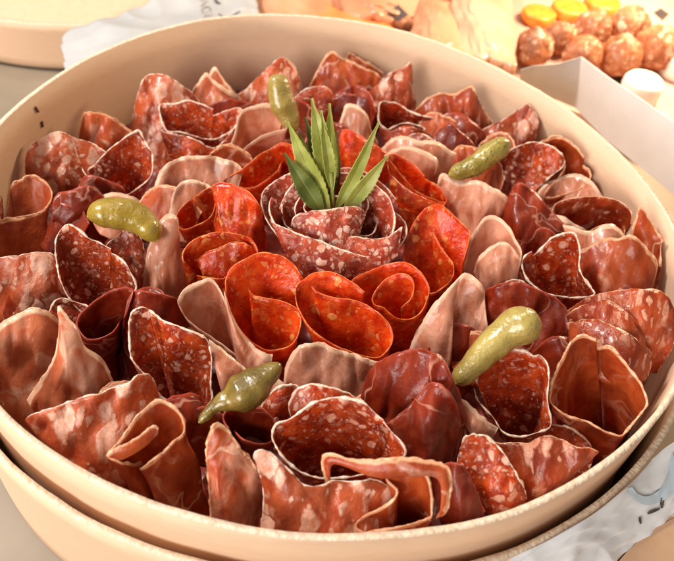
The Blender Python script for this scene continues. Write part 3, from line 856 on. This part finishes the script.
M["gh_olive"] = m_gherkin("gherkin_olive", (0.26, 0.165, 0.012), (0.36, 0.25, 0.035), (0.20, 0.12, 0.012))
M["gh_pale"] = m_gherkin("gherkin_pale", (0.30, 0.215, 0.045), (0.42, 0.32, 0.085), (0.24, 0.16, 0.03))
M["gh_green"] = m_gherkin("gherkin_green", (0.22, 0.165, 0.018), (0.38, 0.30, 0.065), (0.12, 0.10, 0.012), dots=0.6)
M["gh_dark"] = m_gherkin("gherkin_dark", (0.13, 0.085, 0.010), (0.25, 0.165, 0.030), (0.11, 0.07, 0.01))


def gherkin(label, axis, radii, z, T, mat, seed, flat=0.0, knob=0.00012):
    A, n = plane_at(cen(axis), z * 0.01, T)
    pts = [on_plane(p, A, n) for p in axis]
    path, ln = bez(pts, 64)
    # radius in metres from its width in the photograph
    rad = []
    m = len(radii)
    for i, p in enumerate(path):
        s = i / 63 * (m - 1)
        k = min(m - 2, int(s))
        t = s - k
        t = t * t * (3 - 2 * t)
        px = radii[k] * (1 - t) + radii[k + 1] * t
        e = min(i, 63 - i) / 7.0
        e = math.sqrt(max(0.0, 1 - (1 - min(1, e)) ** 2))
        rad.append(max(0.0003, px * e * (p - CAM).dot(FW) / FPX))
    vs, fs = tube(path, rad, False, 36)
    out = []
    for i, v in enumerate(vs):
        c = path[i // 36]
        d = (v - c)
        L = d.length
        q = v * 1.0 + Vector((seed, 0, 0))
        k = noise.noise(q * 120) * 0.0006 + max(0, noise.noise(q * 330) - 0.15) * knob * 1.5 + noise.noise(q * 60) * 0.0014
        ang = 2 * pi * (i % 36) / 36
        k += cos(3 * ang + 0.6) * 0.04 * L
        out.append(c + d * (1 + (k / max(L, 0.003)) * min(1, L / 0.003)))
    o = mesh_obj("gherkin", out, fs, M[mat], None, path[32])
    tag(o, label, "gherkin", "gherkins scattered over the meat")
    return o


gherkin("plump yellow-green gherkin lying under the pointed salami fold", [(87, 217), (98, 214), (113, 213), (130, 216), (146, 226), (158, 241)], [9, 14, 16, 15.5, 13, 9], 0.1, 30, "gh_olive", 3)
gherkin("pale upright gherkin near the far wall beside the wide ham cup", [(281, 74), (279, 86), (281, 100), (287, 116), (296, 132)], [9, 12, 12.5, 10, 6], -0.9, 62, "gh_pale", 11, knob=0.0003)
gherkin("green bumpy gherkin with dark dots above the glossy ham fan", [(511, 143), (503, 146), (490, 154), (474, 165), (460, 171), (448, 176)], [8, 11.5, 12, 10.5, 8, 4], -0.3, 38, "gh_green", 23, knob=0.0008)
gherkin("pale gherkin with a blunt swollen end on the dark beef sheet", [(540, 318), (527, 324), (510, 332), (492, 346), (474, 364), (456, 384)], [15, 20, 17, 13.5, 11.5, 10], 0.3, 36, "gh_pale", 31, knob=0.0003)
gherkin("dark glossy gherkin with a stubby stalk end beside the tall salami leaf", [(199, 423), (207, 414), (218, 404), (232, 398), (248, 390), (264, 377), (281, 364)], [4.5, 6, 12, 20, 18, 12, 7], 0.5, 36, "gh_dark", 47)

# ---------------------------------------------------------------- herb sprig
def m_leaf(name, ca, cb, ct):
    N = NT(name)
    v, rnd = N.coords()
    uv = N.n("ShaderNodeUVMap").outputs[0]
    sep = N.n("ShaderNodeSeparateXYZ", Vector=uv)
    mid = N.ss(N.math("ABSOLUTE", sep.outputs[0]), 0.09, 0.02)
    vein = N.n("ShaderNodeTexWave", Scale=9.0, Distortion=0.6, Vector=N.n("ShaderNodeCombineXYZ", X=N.math("SUBTRACT", sep.outputs[1], N.math("MULTIPLY", N.math("ABSOLUTE", sep.outputs[0]), 0.10)), Y=0.0, Z=0.0).outputs[0], _bands_direction="X")
    c = N.mix(N.ss(N.noise(v, 120, 3.0).outputs[0], 0.3, 0.7), ca, cb)
    c = N.mix(N.math("MULTIPLY", mid, 0.6), c, (0.46, 0.50, 0.16))
    h = N.math("MULTIPLY_ADD", vein.outputs["Fac"], 0.06, N.math("MULTIPLY", mid, -0.6))
    return N.out(c, rough=0.42, bump=h, bump_d=0.0004, spec=0.5, transl=0.28, transl_col=ct)


M["leaf"] = m_leaf("herb_leaf", (0.36, 0.40, 0.070), (0.54, 0.56, 0.150), (0.56, 0.56, 0.11, 1))
M["leaf_dark"] = m_leaf("herb_leaf_dark", (0.10, 0.135, 0.022), (0.19, 0.225, 0.045), (0.22, 0.26, 0.04, 1))
herb = empty("herb_sprig", at(333, 213, -0.012))
tag(herb, "green sprig of toothed herb leaves stuck in the rose centre", "herb sprig")
zb_h = -0.012
vs, fs = tube(bez([at(334, 226, -0.030), at(333, 208, -0.008), at(332, 190, 0.003), at(331, 172, 0.012)], 14)[0], [0.0011] * 14, False, 8)
local(mesh_obj("stem", vs, fs, M["leaf"], None, at(333, 213, -0.012)), herb)


def herb_leaf(tip, base, wpx, dz, twist, curve, seed, mat="leaf"):
    """lance-shaped toothed leaf standing up out of the rose; dz moves it towards or away from the camera"""
    A, n = plane_at((333, 206), -0.006, 66)
    A = A + n * dz
    a, b = on_plane(base, A, n), on_plane(tip, A, n)
    b = b + n * curve
    ax = b - a
    ln = ax.length
    ax.normalize()
    sd = ax.cross(n).normalized()
    sd = (Matrix.Rotation(radians(twist), 3, ax) @ sd).normalized()
    nn = sd.cross(ax).normalized()
    w = wpx * (A - CAM).dot(FW) / FPX * 0.5
    V, F, U = [], [], []
    NV, NU = 60, 12
    for th in (0.00022, -0.00022):
        for j in range(NV + 1):
            v = j / NV
            prof = (sin(pi * min(1, v * 0.97 + 0.03) ** 0.85)) ** 1.0 * (1 - 0.30 * v) * 1.15 if v < 1 else 0
            tooth = 1 + (0.13 * (((v * 15) % 1.0) - 0.5) if 0.12 < v < 0.95 else 0)
            ww = max(0.0006, w * prof * tooth)
            for i in range(NU + 1):
                u = 2 * i / NU - 1
                p = a + ax * (ln * v) + sd * (ww * u) + nn * (abs(u) ** 1.3 * ww * 0.42 + curve * 0.5 * sin(pi * v) + th)
                p = p + nn * noise.noise(p * 130 + Vector((seed, 0, 0))) * 0.0008
                V.append(p)
                U.append((u, v))
    S_ = (NV + 1) * (NU + 1)
    for j in range(NV):
        for i in range(NU):
            q = (j * (NU + 1) + i, j * (NU + 1) + i + 1, (j + 1) * (NU + 1) + i + 1, (j + 1) * (NU + 1) + i)
            F.append(q)
            F.append(tuple(S_ + k for k in q[::-1]))
    for j in range(NV):
        for i in (0, NU):
            k0, k1 = j * (NU + 1) + i, (j + 1) * (NU + 1) + i
            F.append((k0, k1, S_ + k1, S_ + k0))
    local(mesh_obj("leaf", V, F, M[mat], None, a, uvs=U), herb)


herb_leaf((285, 152), (322, 212), 20, .004, 8, .002, 1, "leaf_dark")
herb_leaf((288, 121), (329, 212), 21, .002, -6, .002, 2)
herb_leaf((305, 118), (329, 198), 16, -.004, 8, -.002, 3, "leaf_dark")
herb_leaf((312, 97), (331, 188), 20, .000, 4, .003, 4)
herb_leaf((330, 103), (333, 184), 14, -.003, -18, .001, 5)
herb_leaf((336, 132), (333, 194), 15, -.005, -25, -.002, 6, "leaf_dark")
herb_leaf((321, 110), (332, 190), 13, .003, 22, .001, 9)
herb_leaf((299, 132), (328, 206), 13, -.002, -14, .000, 10, "leaf_dark")
herb_leaf((379, 120), (336, 208), 14, .001, 18, .003, 7)
herb_leaf((387, 154), (344, 210), 17, .004, 14, .002, 8)

# ---------------------------------------------------------------- table
M["table"] = m_plain("table_beige", (0.22, 0.172, 0.12), (0.28, 0.222, 0.16), 14, 0.45, 0.0003, spec=0.4)
tb = mesh_obj("table", [(-3, -2, TABLE), (3, -2, TABLE), (3, 4, TABLE), (-3, 4, TABLE)], [(0, 1, 2, 3)], M["table"], None, (0, 0, TABLE), smooth=False)
tag(tb, "beige table top under the boxes and trays", "table", kind="structure")

# second round box lid lying closed on the table
cx, cy = -0.262, 0.392
bx = empty("closed_round_box", (cx, cy, TABLE))
tag(bx, "pale closed round box lying on the table behind the meat box", "box lid")
V, F, MI = band_mesh(0.1722, 0.175, TABLE + 0.003, TABLE + 0.040, c=(cx, cy), circ=True)
local(mesh_obj("side_band", V, F, [M["wood"], M["wood_edge"]], None, (cx, cy, TABLE), fmat=MI), bx)
V, F = disc_mesh(0.1721, TABLE + 0.0385, c=(cx, cy), circ=True)
local(mesh_obj("panel", V, F, M["wood"], None, (cx, cy, TABLE + 0.04), smooth=False), bx)

# third pale round box, only its edge in view
cx2, cy2 = 0.235, -0.225
bx = empty("round_box", (cx2, cy2, TABLE))
tag(bx, "cream round box whose edge shows past the printed wrapper", "wooden box")
V, F, MI = band_mesh(0.1222, 0.125, TABLE + 0.002, -0.055, c=(cx2, cy2), circ=True)
local(mesh_obj("side_band", V, F, [M["wood"], M["wood_edge"]], None, (cx2, cy2, TABLE), fmat=MI), bx)
V, F = disc_mesh(0.1221, -0.0565, c=(cx2, cy2), circ=True)
local(mesh_obj("panel", V, F, M["wood"], None, (cx2, cy2, -0.055), smooth=False), bx)

# ---------------------------------------------------------------- wrappers
M["plastic"] = m_plain("white_film", (0.54, 0.54, 0.54), (0.62, 0.62, 0.62), 30, 0.3, 0.0003, spec=0.6, transl=0.25)
M["bluefilm"] = m_plain("bright_film", (0.80, 0.82, 0.85), (0.87, 0.88, 0.90), 30, 0.28, 0.0003, spec=0.6, transl=0.15)
M["paper"] = m_plain("grey_paper", (0.62, 0.59, 0.57), (0.66, 0.63, 0.61), 60, 0.7, 0.0001)
M["ink"] = m_plain("dark_ink", (0.05, 0.035, 0.03), (0.09, 0.07, 0.06), 200, 0.5, 0.0001)
M["greyink"] = m_plain("grey_ink", (0.40, 0.36, 0.33), (0.46, 0.42, 0.38), 200, 0.5, 0.0001)
M["blueink"] = m_plain("pale_blue_ink", (0.46, 0.55, 0.62), (0.52, 0.61, 0.68), 100, 0.4, 0.0001)


def film(name, corners, hfun, mat, nu=70, nv=40, rag=0.0, amp=0.006, seed=0.0, thick=0.0006, fit=None, sc=(30, 75)):
    """crumpled sheet over a four-sided patch of the photograph; hfun(u, v) is its height"""
    (a, b, c, d) = [Vector((q[0], q[1], 0)) for q in corners]
    V, F = [], []
    P = []
    for j in range(nv + 1):
        row = []
        for i in range(nu + 1):
            u, v = i / nu, j / nv
            e = noise.noise(Vector((u * 6, v * 6, seed))) * rag
            q = a.lerp(b, u).lerp(d.lerp(c, u), v) + Vector((noise.noise(Vector((u * 9, v * 9, seed + 3))), noise.noise(Vector((u * 9, v * 9, seed + 7))), 0)) * rag
            p = at(q.x, q.y, hfun(u, v))
            k1 = 1 - abs(noise.noise(Vector((p.x * sc[0], p.y * sc[0], seed)))) * 2
            k2 = 1 - abs(noise.noise(Vector((p.x * sc[1], p.y * sc[1], seed + 2)))) * 2
            p.z += amp * (k1 - 0.5) + amp * 0.35 * (k2 - 0.5)
            if fit: p = fit(p)
            row.append(p)
        P.append(row)
    for s in (0, -thick):
        for row in P:
            for p in row:
                V.append(p + Vector((0, 0, s)))
    n = nu + 1
    SS = n * (nv + 1)
    for j in range(nv):
        for i in range(nu):
            q = (j * n + i, j * n + i + 1, (j + 1) * n + i + 1, (j + 1) * n + i)
            F.append(q)
            F.append(tuple(SS + k for k in q[::-1]))
    ring = [i for i in range(nu)] + [j * n + nu for j in range(nv)] + [nv * n + i for i in range(nu, 0, -1)] + [j * n for j in range(nv, 0, -1)]
    for k in range(len(ring)):
        x, y = ring[k], ring[(k + 1) % len(ring)]
        F.append((y, x, SS + x, SS + y))
    return mesh_obj(name, V, F, mat, None, P[nv // 2][nu // 2]), P


def outside(r):
    def f(p):
        th = math.atan2(p.y, p.x)
        R = math.hypot(p.x, p.y)
        m = rim_r(th) + r
        if R < m:
            return Vector((p.x * m / R, p.y * m / R, p.z))
        return p
    return f


def inkline(pts, r, mat, parent, name):
    path, _ = bez(pts, 24)
    vs, fs = tube(path, [r * (0.5 + 0.5 * sin(pi * min(1, 0.15 + i / 24))) for i in range(24)], False, 6)
    o = mesh_obj(name, vs, fs, mat, None, path[12])
    return local(o, parent)


def over(bagP, x, y, lift=0.0007):
    """the point of a crumpled sheet seen at x, y, lifted just clear of it"""
    best, bp = 1e9, None
    d = ray((x, y)).normalized()
    for row in bagP:
        for p in row:
            r = p - CAM
            k = (r - d * r.dot(d)).length
            if k < best:
                best, bp = k, p
    # the photograph ray at that sheet depth
    t = (bp - CAM).dot(d)
    return CAM + d * (t - lift)


bag, P = film("plastic_bag", [(62, 36), (250, -40), (262, 34), (66, 92)], lambda u, v: -0.050 + 0.006 * sin(pi * u), M["plastic"], rag=4, amp=0.0045, seed=4.2, sc=(14, 34), fit=outside(0.006), nu=110, nv=60)
tag(bag, "crumpled white plastic bag with grey lettering behind the box", "plastic bag")
tc = bpy.data.curves.new("lettering", "FONT")
tc.body = "AGES"
tc.size = 1.0
tc.extrude = 0.01
tmp = bpy.data.objects.new("tmp_text", tc)
COL.objects.link(tmp)
dg = bpy.context.evaluated_depsgraph_get()
tme = bpy.data.meshes.new_from_object(tmp.evaluated_get(dg))
bpy.data.objects.remove(tmp)
tme.name = "lettering"
# laid out along the line down the bag, flat on the film
xs = [v.co.x for v in tme.vertices]
wid = max(xs)
hgt = max(v.co.y for v in tme.vertices)
for v in tme.vertices:
    s, t = v.co.x / wid, v.co.y / hgt
    lift = 0.0008 + 0.0003 * (v.co.z > 0)
    v.co = over(P, 198.5 + 7 * s + 9 * t, -1 + 26 * s - 2.5 * t, lift)
a0 = tme.vertices[0].co.copy()
for v in tme.vertices:
    v.co -= a0
tme.materials.append(M["greyink"])
lo = bpy.data.objects.new("lettering", tme)
COL.objects.link(lo)
lo.location = a0
local(lo, bag)
inkline([over(P, *q) for q in ((219, 14), (224, 17.5), (232, 16), (240, 11))], 0.0007, M["ink"], bag, "printed_mark")
inkline([over(P, *q) for q in ((215, -1), (217, 2.5), (221, 4))], 0.0011, M["ink"], bag, "printed_mark")

bag2, P = film("printed_wrapper", [(500, 566), (682, 436), (692, 500), (588, 580)], lambda u, v: -0.021 - 0.012 * v, M["bluefilm"], rag=4, amp=0.004, sc=(16, 40), seed=9.1, fit=outside(0.0098), nu=100, nv=40)
tag(bag2, "white plastic wrapper with blue arc and dark print against the near side", "plastic wrapper")




def inkband(A_, B_, mat, parent, name, sheet):
    """flat printed mark between two traced lines, lying on a crumpled sheet"""
    a2, _ = bez([(x, y, 0) for x, y in A_], 18)
    b2, _ = bez([(x, y, 0) for x, y in B_], 18)
    V, F = [], []
    for lift in (0.0010, 0.0006):
        for p, q in zip(a2, b2):
            for t in (0, .33, .67, 1):
                s_ = p.lerp(q, t)
                V.append(over(sheet, s_.x, s_.y, lift))
    for i in range(17):
        for k in range(3):
            F.append((i * 4 + k, i * 4 + k + 1, i * 4 + k + 5, i * 4 + k + 4))
            F.append(tuple(72 + z for z in F[-1][::-1]))
    o = mesh_obj(name, V, F, mat, None, V[30])
    return local(o, parent)


inkband([(628, 488), (634, 499), (646, 505), (660, 502), (674, 492), (684, 478)], [(632, 487), (638, 494), (648, 496), (659, 490), (667, 476), (672, 452)], M["blueink"], bag2, "printed_arc", P)
inkband([(661, 498), (660, 503), (661, 508)], [(664, 498), (664, 503), (663, 508)], M["ink"], bag2, "printed_mark", P)
inkband([(647, 512.5), (653, 509.5), (660, 508)], [(648, 514.5), (654, 512.5), (660, 509.5)], M["ink"], bag2, "printed_mark", P)
inkband([(638.5, 517), (639, 521), (640, 524)], [(641, 517), (641.5, 521), (641.5, 524)], M["ink"], bag2, "printed_mark", P)

# folded sheet of stiff grey paper standing between the box and the tray
def paper_sheet():
    Tp = [(520, 70, -0.030), (533, 66, -0.028), (558, 64, -0.026), (581, 57, -0.022), (612, 80, -0.022), (645, 102, -0.022), (690, 134, -0.022)]
    V, F = [], []
    top = [at(*q) for q in Tp]
    top = [t.copy() for t in top]
    bots = []
    for k, (q, t) in enumerate(zip(Tp, top)):
        yy = (92, 96, 100, 108, 140, 168, 205)[k]
        b = at(q[0] + (0, 0, -2, -6, -6, -4, -4)[k], yy, -0.060)
        bots.append(outside(0.016)(b))
    N_ = 12
    for off in (0, 1):
        for t, b in zip(top, bots):
            for k in range(N_ + 1):
                p = t.lerp(b, k / N_)
                V.append(p + Vector((0.0004, 0.0006, 0.0)) * off)
    m = len(top)
    SS = m * (N_ + 1)
    for i in range(m - 1):
        for k in range(N_):
            q = (i * (N_ + 1) + k, (i + 1) * (N_ + 1) + k, (i + 1) * (N_ + 1) + k + 1, i * (N_ + 1) + k + 1)
            F.append(q)
            F.append(tuple(SS + z for z in q[::-1]))
        a, b = i * (N_ + 1), (i + 1) * (N_ + 1)
        F.append((a, SS + a, SS + b, b))
    o = mesh_obj("paper_sheet", V, F, M["paper"], None, bots[3], smooth=False)
    tag(o, "folded stiff grey-white paper standing between the box and the snack tray", "paper")


paper_sheet()

# ---------------------------------------------------------------- tray with coated balls, yellow discs and white cheeses
M["tray"] = m_plain("tray_rose", (0.52, 0.30, 0.23), (0.60, 0.38, 0.30), 20, 0.4, 0.0002)
M["ball"] = m_salami("nut_coat", (0.46, 0.15, 0.055), (0.64, 0.27, 0.12), (0.92, 0.74, 0.54), s1=95, thr=(0.10, 0.46), fine=0.6, rough=0.5)
M["yellow"] = m_plain("yellow_slice", (0.74, 0.20, 0.015), (0.82, 0.30, 0.04), 120, 0.35, 0.0003, sss=0.2, scale=0.004)
M["cheese"] = m_plain("white_cheese", (0.84, 0.76, 0.66), (0.88, 0.82, 0.74), 150, 0.55, 0.0004, sss=0.25, scale=0.004)
TZ = TABLE + 0.020
tray = empty("snack_tray", at(600, 40, TABLE))
tag(tray, "rosy tray holding nut-coated balls and white cheeses", "tray")


def quad_slab(name, quad, z, th, mat, parent=None):
    t = [at(x, y, z) for x, y in quad]
    V = t + [p - Vector((0, 0, th)) for p in t]
    F = [(0, 1, 2, 3), (7, 6, 5, 4)] + [(i, i + 4, (i + 1) % 4 + 4, (i + 1) % 4) for i in range(4)]
    o = mesh_obj(name, V, F, mat, None, t[0], smooth=False)
    return local(o, parent) if parent else o


quad_slab("tray_base", [(478, 78), (468, -60), (760, -60), (800, 190)], TABLE + 0.018, 0.016, M["tray"], tray)
quad_slab("printed_patch", [(654, 12), (661, 8), (669, 14), (663, 20)], TABLE + 0.0192, 0.0006, M["ink"], tray)
quad_slab("printed_patch", [(664, 28), (668, 25), (690, 36), (686, 42)], TABLE + 0.0192, 0.0006, M["ink"], tray)
quad_slab("printed_patch", [(600, 72), (606, 68), (632, 80), (626, 88)], TABLE + 0.0192, 0.0006, M["ink"], tray)


def ball(x, y, rpx, seed, label):
    z = TZ + 0.013
    c = at(x, y, z)
    r = rpx * (c - CAM).dot(FW) / FPX
    c = at(x, y, TABLE + 0.018 + r * 0.97)
    r = rpx * (c - CAM).dot(FW) / FPX
    V, F = [], []
    NA, NB = 40, 24
    for j in range(NB + 1):
        for i in range(NA):
            a, b = 2 * pi * i / NA, pi * j / NB
            d = Vector((sin(b) * cos(a), sin(b) * sin(a), cos(b)))
            k = 1 + noise.noise(d * 1.4 + Vector((seed, 0, 0))) * 0.12 + noise.noise(d * 4.5 + Vector((seed, 0, 0))) * 0.10 + max(0, noise.noise(d * 9 + Vector((0, seed, 0)))) * 0.12
            V.append(c + d * r * k * 0.97)
    for j in range(NB):
        for i in range(NA):
            F.append((j * NA + i, (j + 1) * NA + i, (j + 1) * NA + (i + 1) % NA, j * NA + (i + 1) % NA))
    o = mesh_obj("coated_ball", V, F, M["ball"], None, c)
    tag(o, label, "snack ball", "nut-coated balls on the tray")


ball(534, 47, 18.7, 1, "coated ball nearest the box rim under the palest yellow slice")
ball(560, 38, 16.5, 2, "coated ball under the middle yellow slice")
ball(593, 29, 18.7, 3, "coated ball under the darkest yellow slice")
ball(629, 27, 19.8, 4, "coated ball at the far end of the row beside the dark tray print")
ball(583, 56, 19.8, 5, "coated ball right above the peak of the folded paper")
ball(621, 56, 20.9, 6, "coated ball behind the larger white cheese")
ball(657, 48, 22.0, 7, "coated ball with the whitest flakes beside the cut-off cheese")


def puck(name, x, y, rx, hpx, z, mat, label, cat, grp, rough=0.03, dome=0.25):
    c = at(x, y, z)
    r = rx * (c - CAM).dot(FW) / FPX
    h = hpx * (c - CAM).dot(FW) / FPX
    V, F = [], []
    prof = [(0.0, 1.0)] + [(0.35 * k, 1.0 - dome * 0.10 * k * k) for k in (1, 2)] + [(0.86, 0.90), (0.96, 0.78), (1.0, 0.6), (1.0, 0.3), (0.97, 0.06), (0.9, 0.0), (0.0, 0.0)]
    NA = 40
    for (pr, pz) in prof:
        for i in range(NA):
            a = 2 * pi * i / NA
            k = 1 + noise.noise(Vector((cos(a) * 1.5 + x, sin(a) * 1.5, pz * 2))) * rough * 2
            V.append(c + Vector((cos(a) * r * pr * k, sin(a) * r * pr * k, h * pz)))
    for j in range(len(prof) - 1):
        for i in range(NA):
            F.append((j * NA + i, (j + 1) * NA + i, (j + 1) * NA + (i + 1) % NA, j * NA + (i + 1) % NA))
    o = mesh_obj(name, V, F, mat, None, c)
    tag(o, label, cat, grp)


puck("white_cheese", 637, 98, 20, 24, TABLE + 0.0185, M["cheese"], "whole round white cheese beside the folded paper", "cheese", "white cheeses on the tray")
puck("white_cheese", 676, 74, 20, 24, TABLE + 0.0185, M["cheese"], "white cheese half out of frame beside the whitest flaked ball", "cheese", "white cheeses on the tray")
puck("white_cheese", 686, 128, 20, 24, TABLE + 0.0185, M["cheese"], "white cheese almost wholly out of frame beyond the paper edge", "cheese", "white cheeses on the tray")
for (x, y, rx, lab) in ((537, 17, 17, "palest round yellow slice in the row above the balls"), (567, 11, 18, "middle round yellow slice in the row above the balls"), (600, 6, 18, "deep orange-yellow slice at the end of the row")):
    puck("yellow_slice", x, y + 4, rx, 12, TABLE + 0.0185, M["yellow"], lab, "vegetable slice", "yellow slices standing by the balls")

# ---------------------------------------------------------------- wrapped trays of meat and cheese behind the box
M["peach"] = m_plain("wrapped_peach", (0.58, 0.23, 0.115), (0.68, 0.34, 0.20), 25, 0.3, 0.0004, spec=0.5, coat=0.15)
M["amber"] = m_plain("wrapped_amber", (0.70, 0.20, 0.035), (0.76, 0.30, 0.08), 25, 0.3, 0.0004, spec=0.5, coat=0.15)
M["milk"] = m_plain("wrapped_milk", (0.58, 0.27, 0.15), (0.76, 0.46, 0.31), 12, 0.3, 0.0004, spec=0.5, coat=0.15)
pk = (("wrapped_ham_pack", [(240, -30), (338, -40), (345, 30), (232, 34)], "peach", "peach wrapped pack beside the lettered plastic bag", 1.0),
      ("wrapped_cheese_pack", [(322, 4), (404, 34), (404, 60), (314, 40)], "amber", "orange wrapped wedge just beyond the far rim", 2.0),
      ("wrapped_ham_pack", [(332, -34), (452, -30), (452, 24), (346, 18)], "peach", "crumpled peach pack with a dark diamond tag", 3.0),
      ("wrapped_ham_pack", [(424, -6), (452, 4), (470, 66), (402, 58)], "peach", "tall pink fold of wrapped ham beyond the far rim", 4.0),
      ("wrapped_cheese_pack", [(446, -30), (506, -30), (516, 64), (462, 52)], "milk", "glaring white wrapped cheese beside the yellow slices", 5.0))
for i, (nm, quad, mt, lab, sd) in enumerate(pk):
    o, P = film(nm, quad, lambda u, v, i=i: -0.070 + 0.004 * i + 0.010 * sin(pi * u) * sin(pi * v), M[mt], rag=3, amp=0.006, seed=sd * 3.7, fit=outside(0.010), nu=70, nv=50, thick=0.012, sc=(9, 26))
    tag(o, lab, "wrapped pack", "cling-wrapped packs behind the box")
    if i == 2:
        quad2 = [over(P, *q, lift=0.0012) for q in ((388, 14), (398, 5), (408, 15), (398, 21))]
        n_ = (quad2[1] - quad2[0]).cross(quad2[2] - quad2[0]).normalized()
        V = quad2 + [q - n_ * 0.0008 for q in quad2]
        local(mesh_obj("tag", V, [(0, 1, 2, 3), (7, 6, 5, 4)] + [(k, k + 4, (k + 1) % 4 + 4, (k + 1) % 4) for k in range(4)], M["ink"], None, quad2[0], smooth=False), o)

# ---------------------------------------------------------------- light
world = bpy.data.worlds.new("World")
scene.world = world
world.use_nodes = True
bg = world.node_tree.nodes["Background"]
bg.inputs[0].default_value = (1.0, 0.86, 0.72, 1)
bg.inputs[1].default_value = 0.31


def area(name, loc, aim, size, power, col):
    l = bpy.data.lights.new(name, "AREA")
    l.energy = power
    l.size = size
    l.color = col
    o = bpy.data.objects.new(name, l)
    COL.objects.link(o)
    o.location = loc
    o.rotation_euler = (Vector(aim) - Vector(loc)).to_track_quat("-Z", "Y").to_euler()
    return o


area("window_light", (-0.85, 0.15, 1.00), (0, 0, -0.03), 0.20, 20, (1.0, 0.95, 0.90))
area("overhead_fill", (-0.15, 0.70, 1.20), (0, 0.05, -0.03), 0.25, 5, (1.0, 0.86, 0.72))  # warm fill added overhead to brighten the scene, no fixture seen
area("front_light", (-0.62, -1.0, 0.40), (0, 0, 0), 0.6, 17, (1.0, 0.95, 0.90))
area("counter_lamp", (0.30, 0.36, 0.16), (0.24, 0.33, -0.09), 0.10, 3.4, (1.0, 0.74, 0.48))

# ---------------------------------------------------------------- picture
scene.view_settings.view_transform = "Standard"
scene.view_settings.look = "None"
scene.view_settings.exposure = 0
scene.view_settings.gamma = 1
scene.render.engine = "CYCLES"
scene.cycles.use_denoising = True
scene.cycles.max_bounces = 8
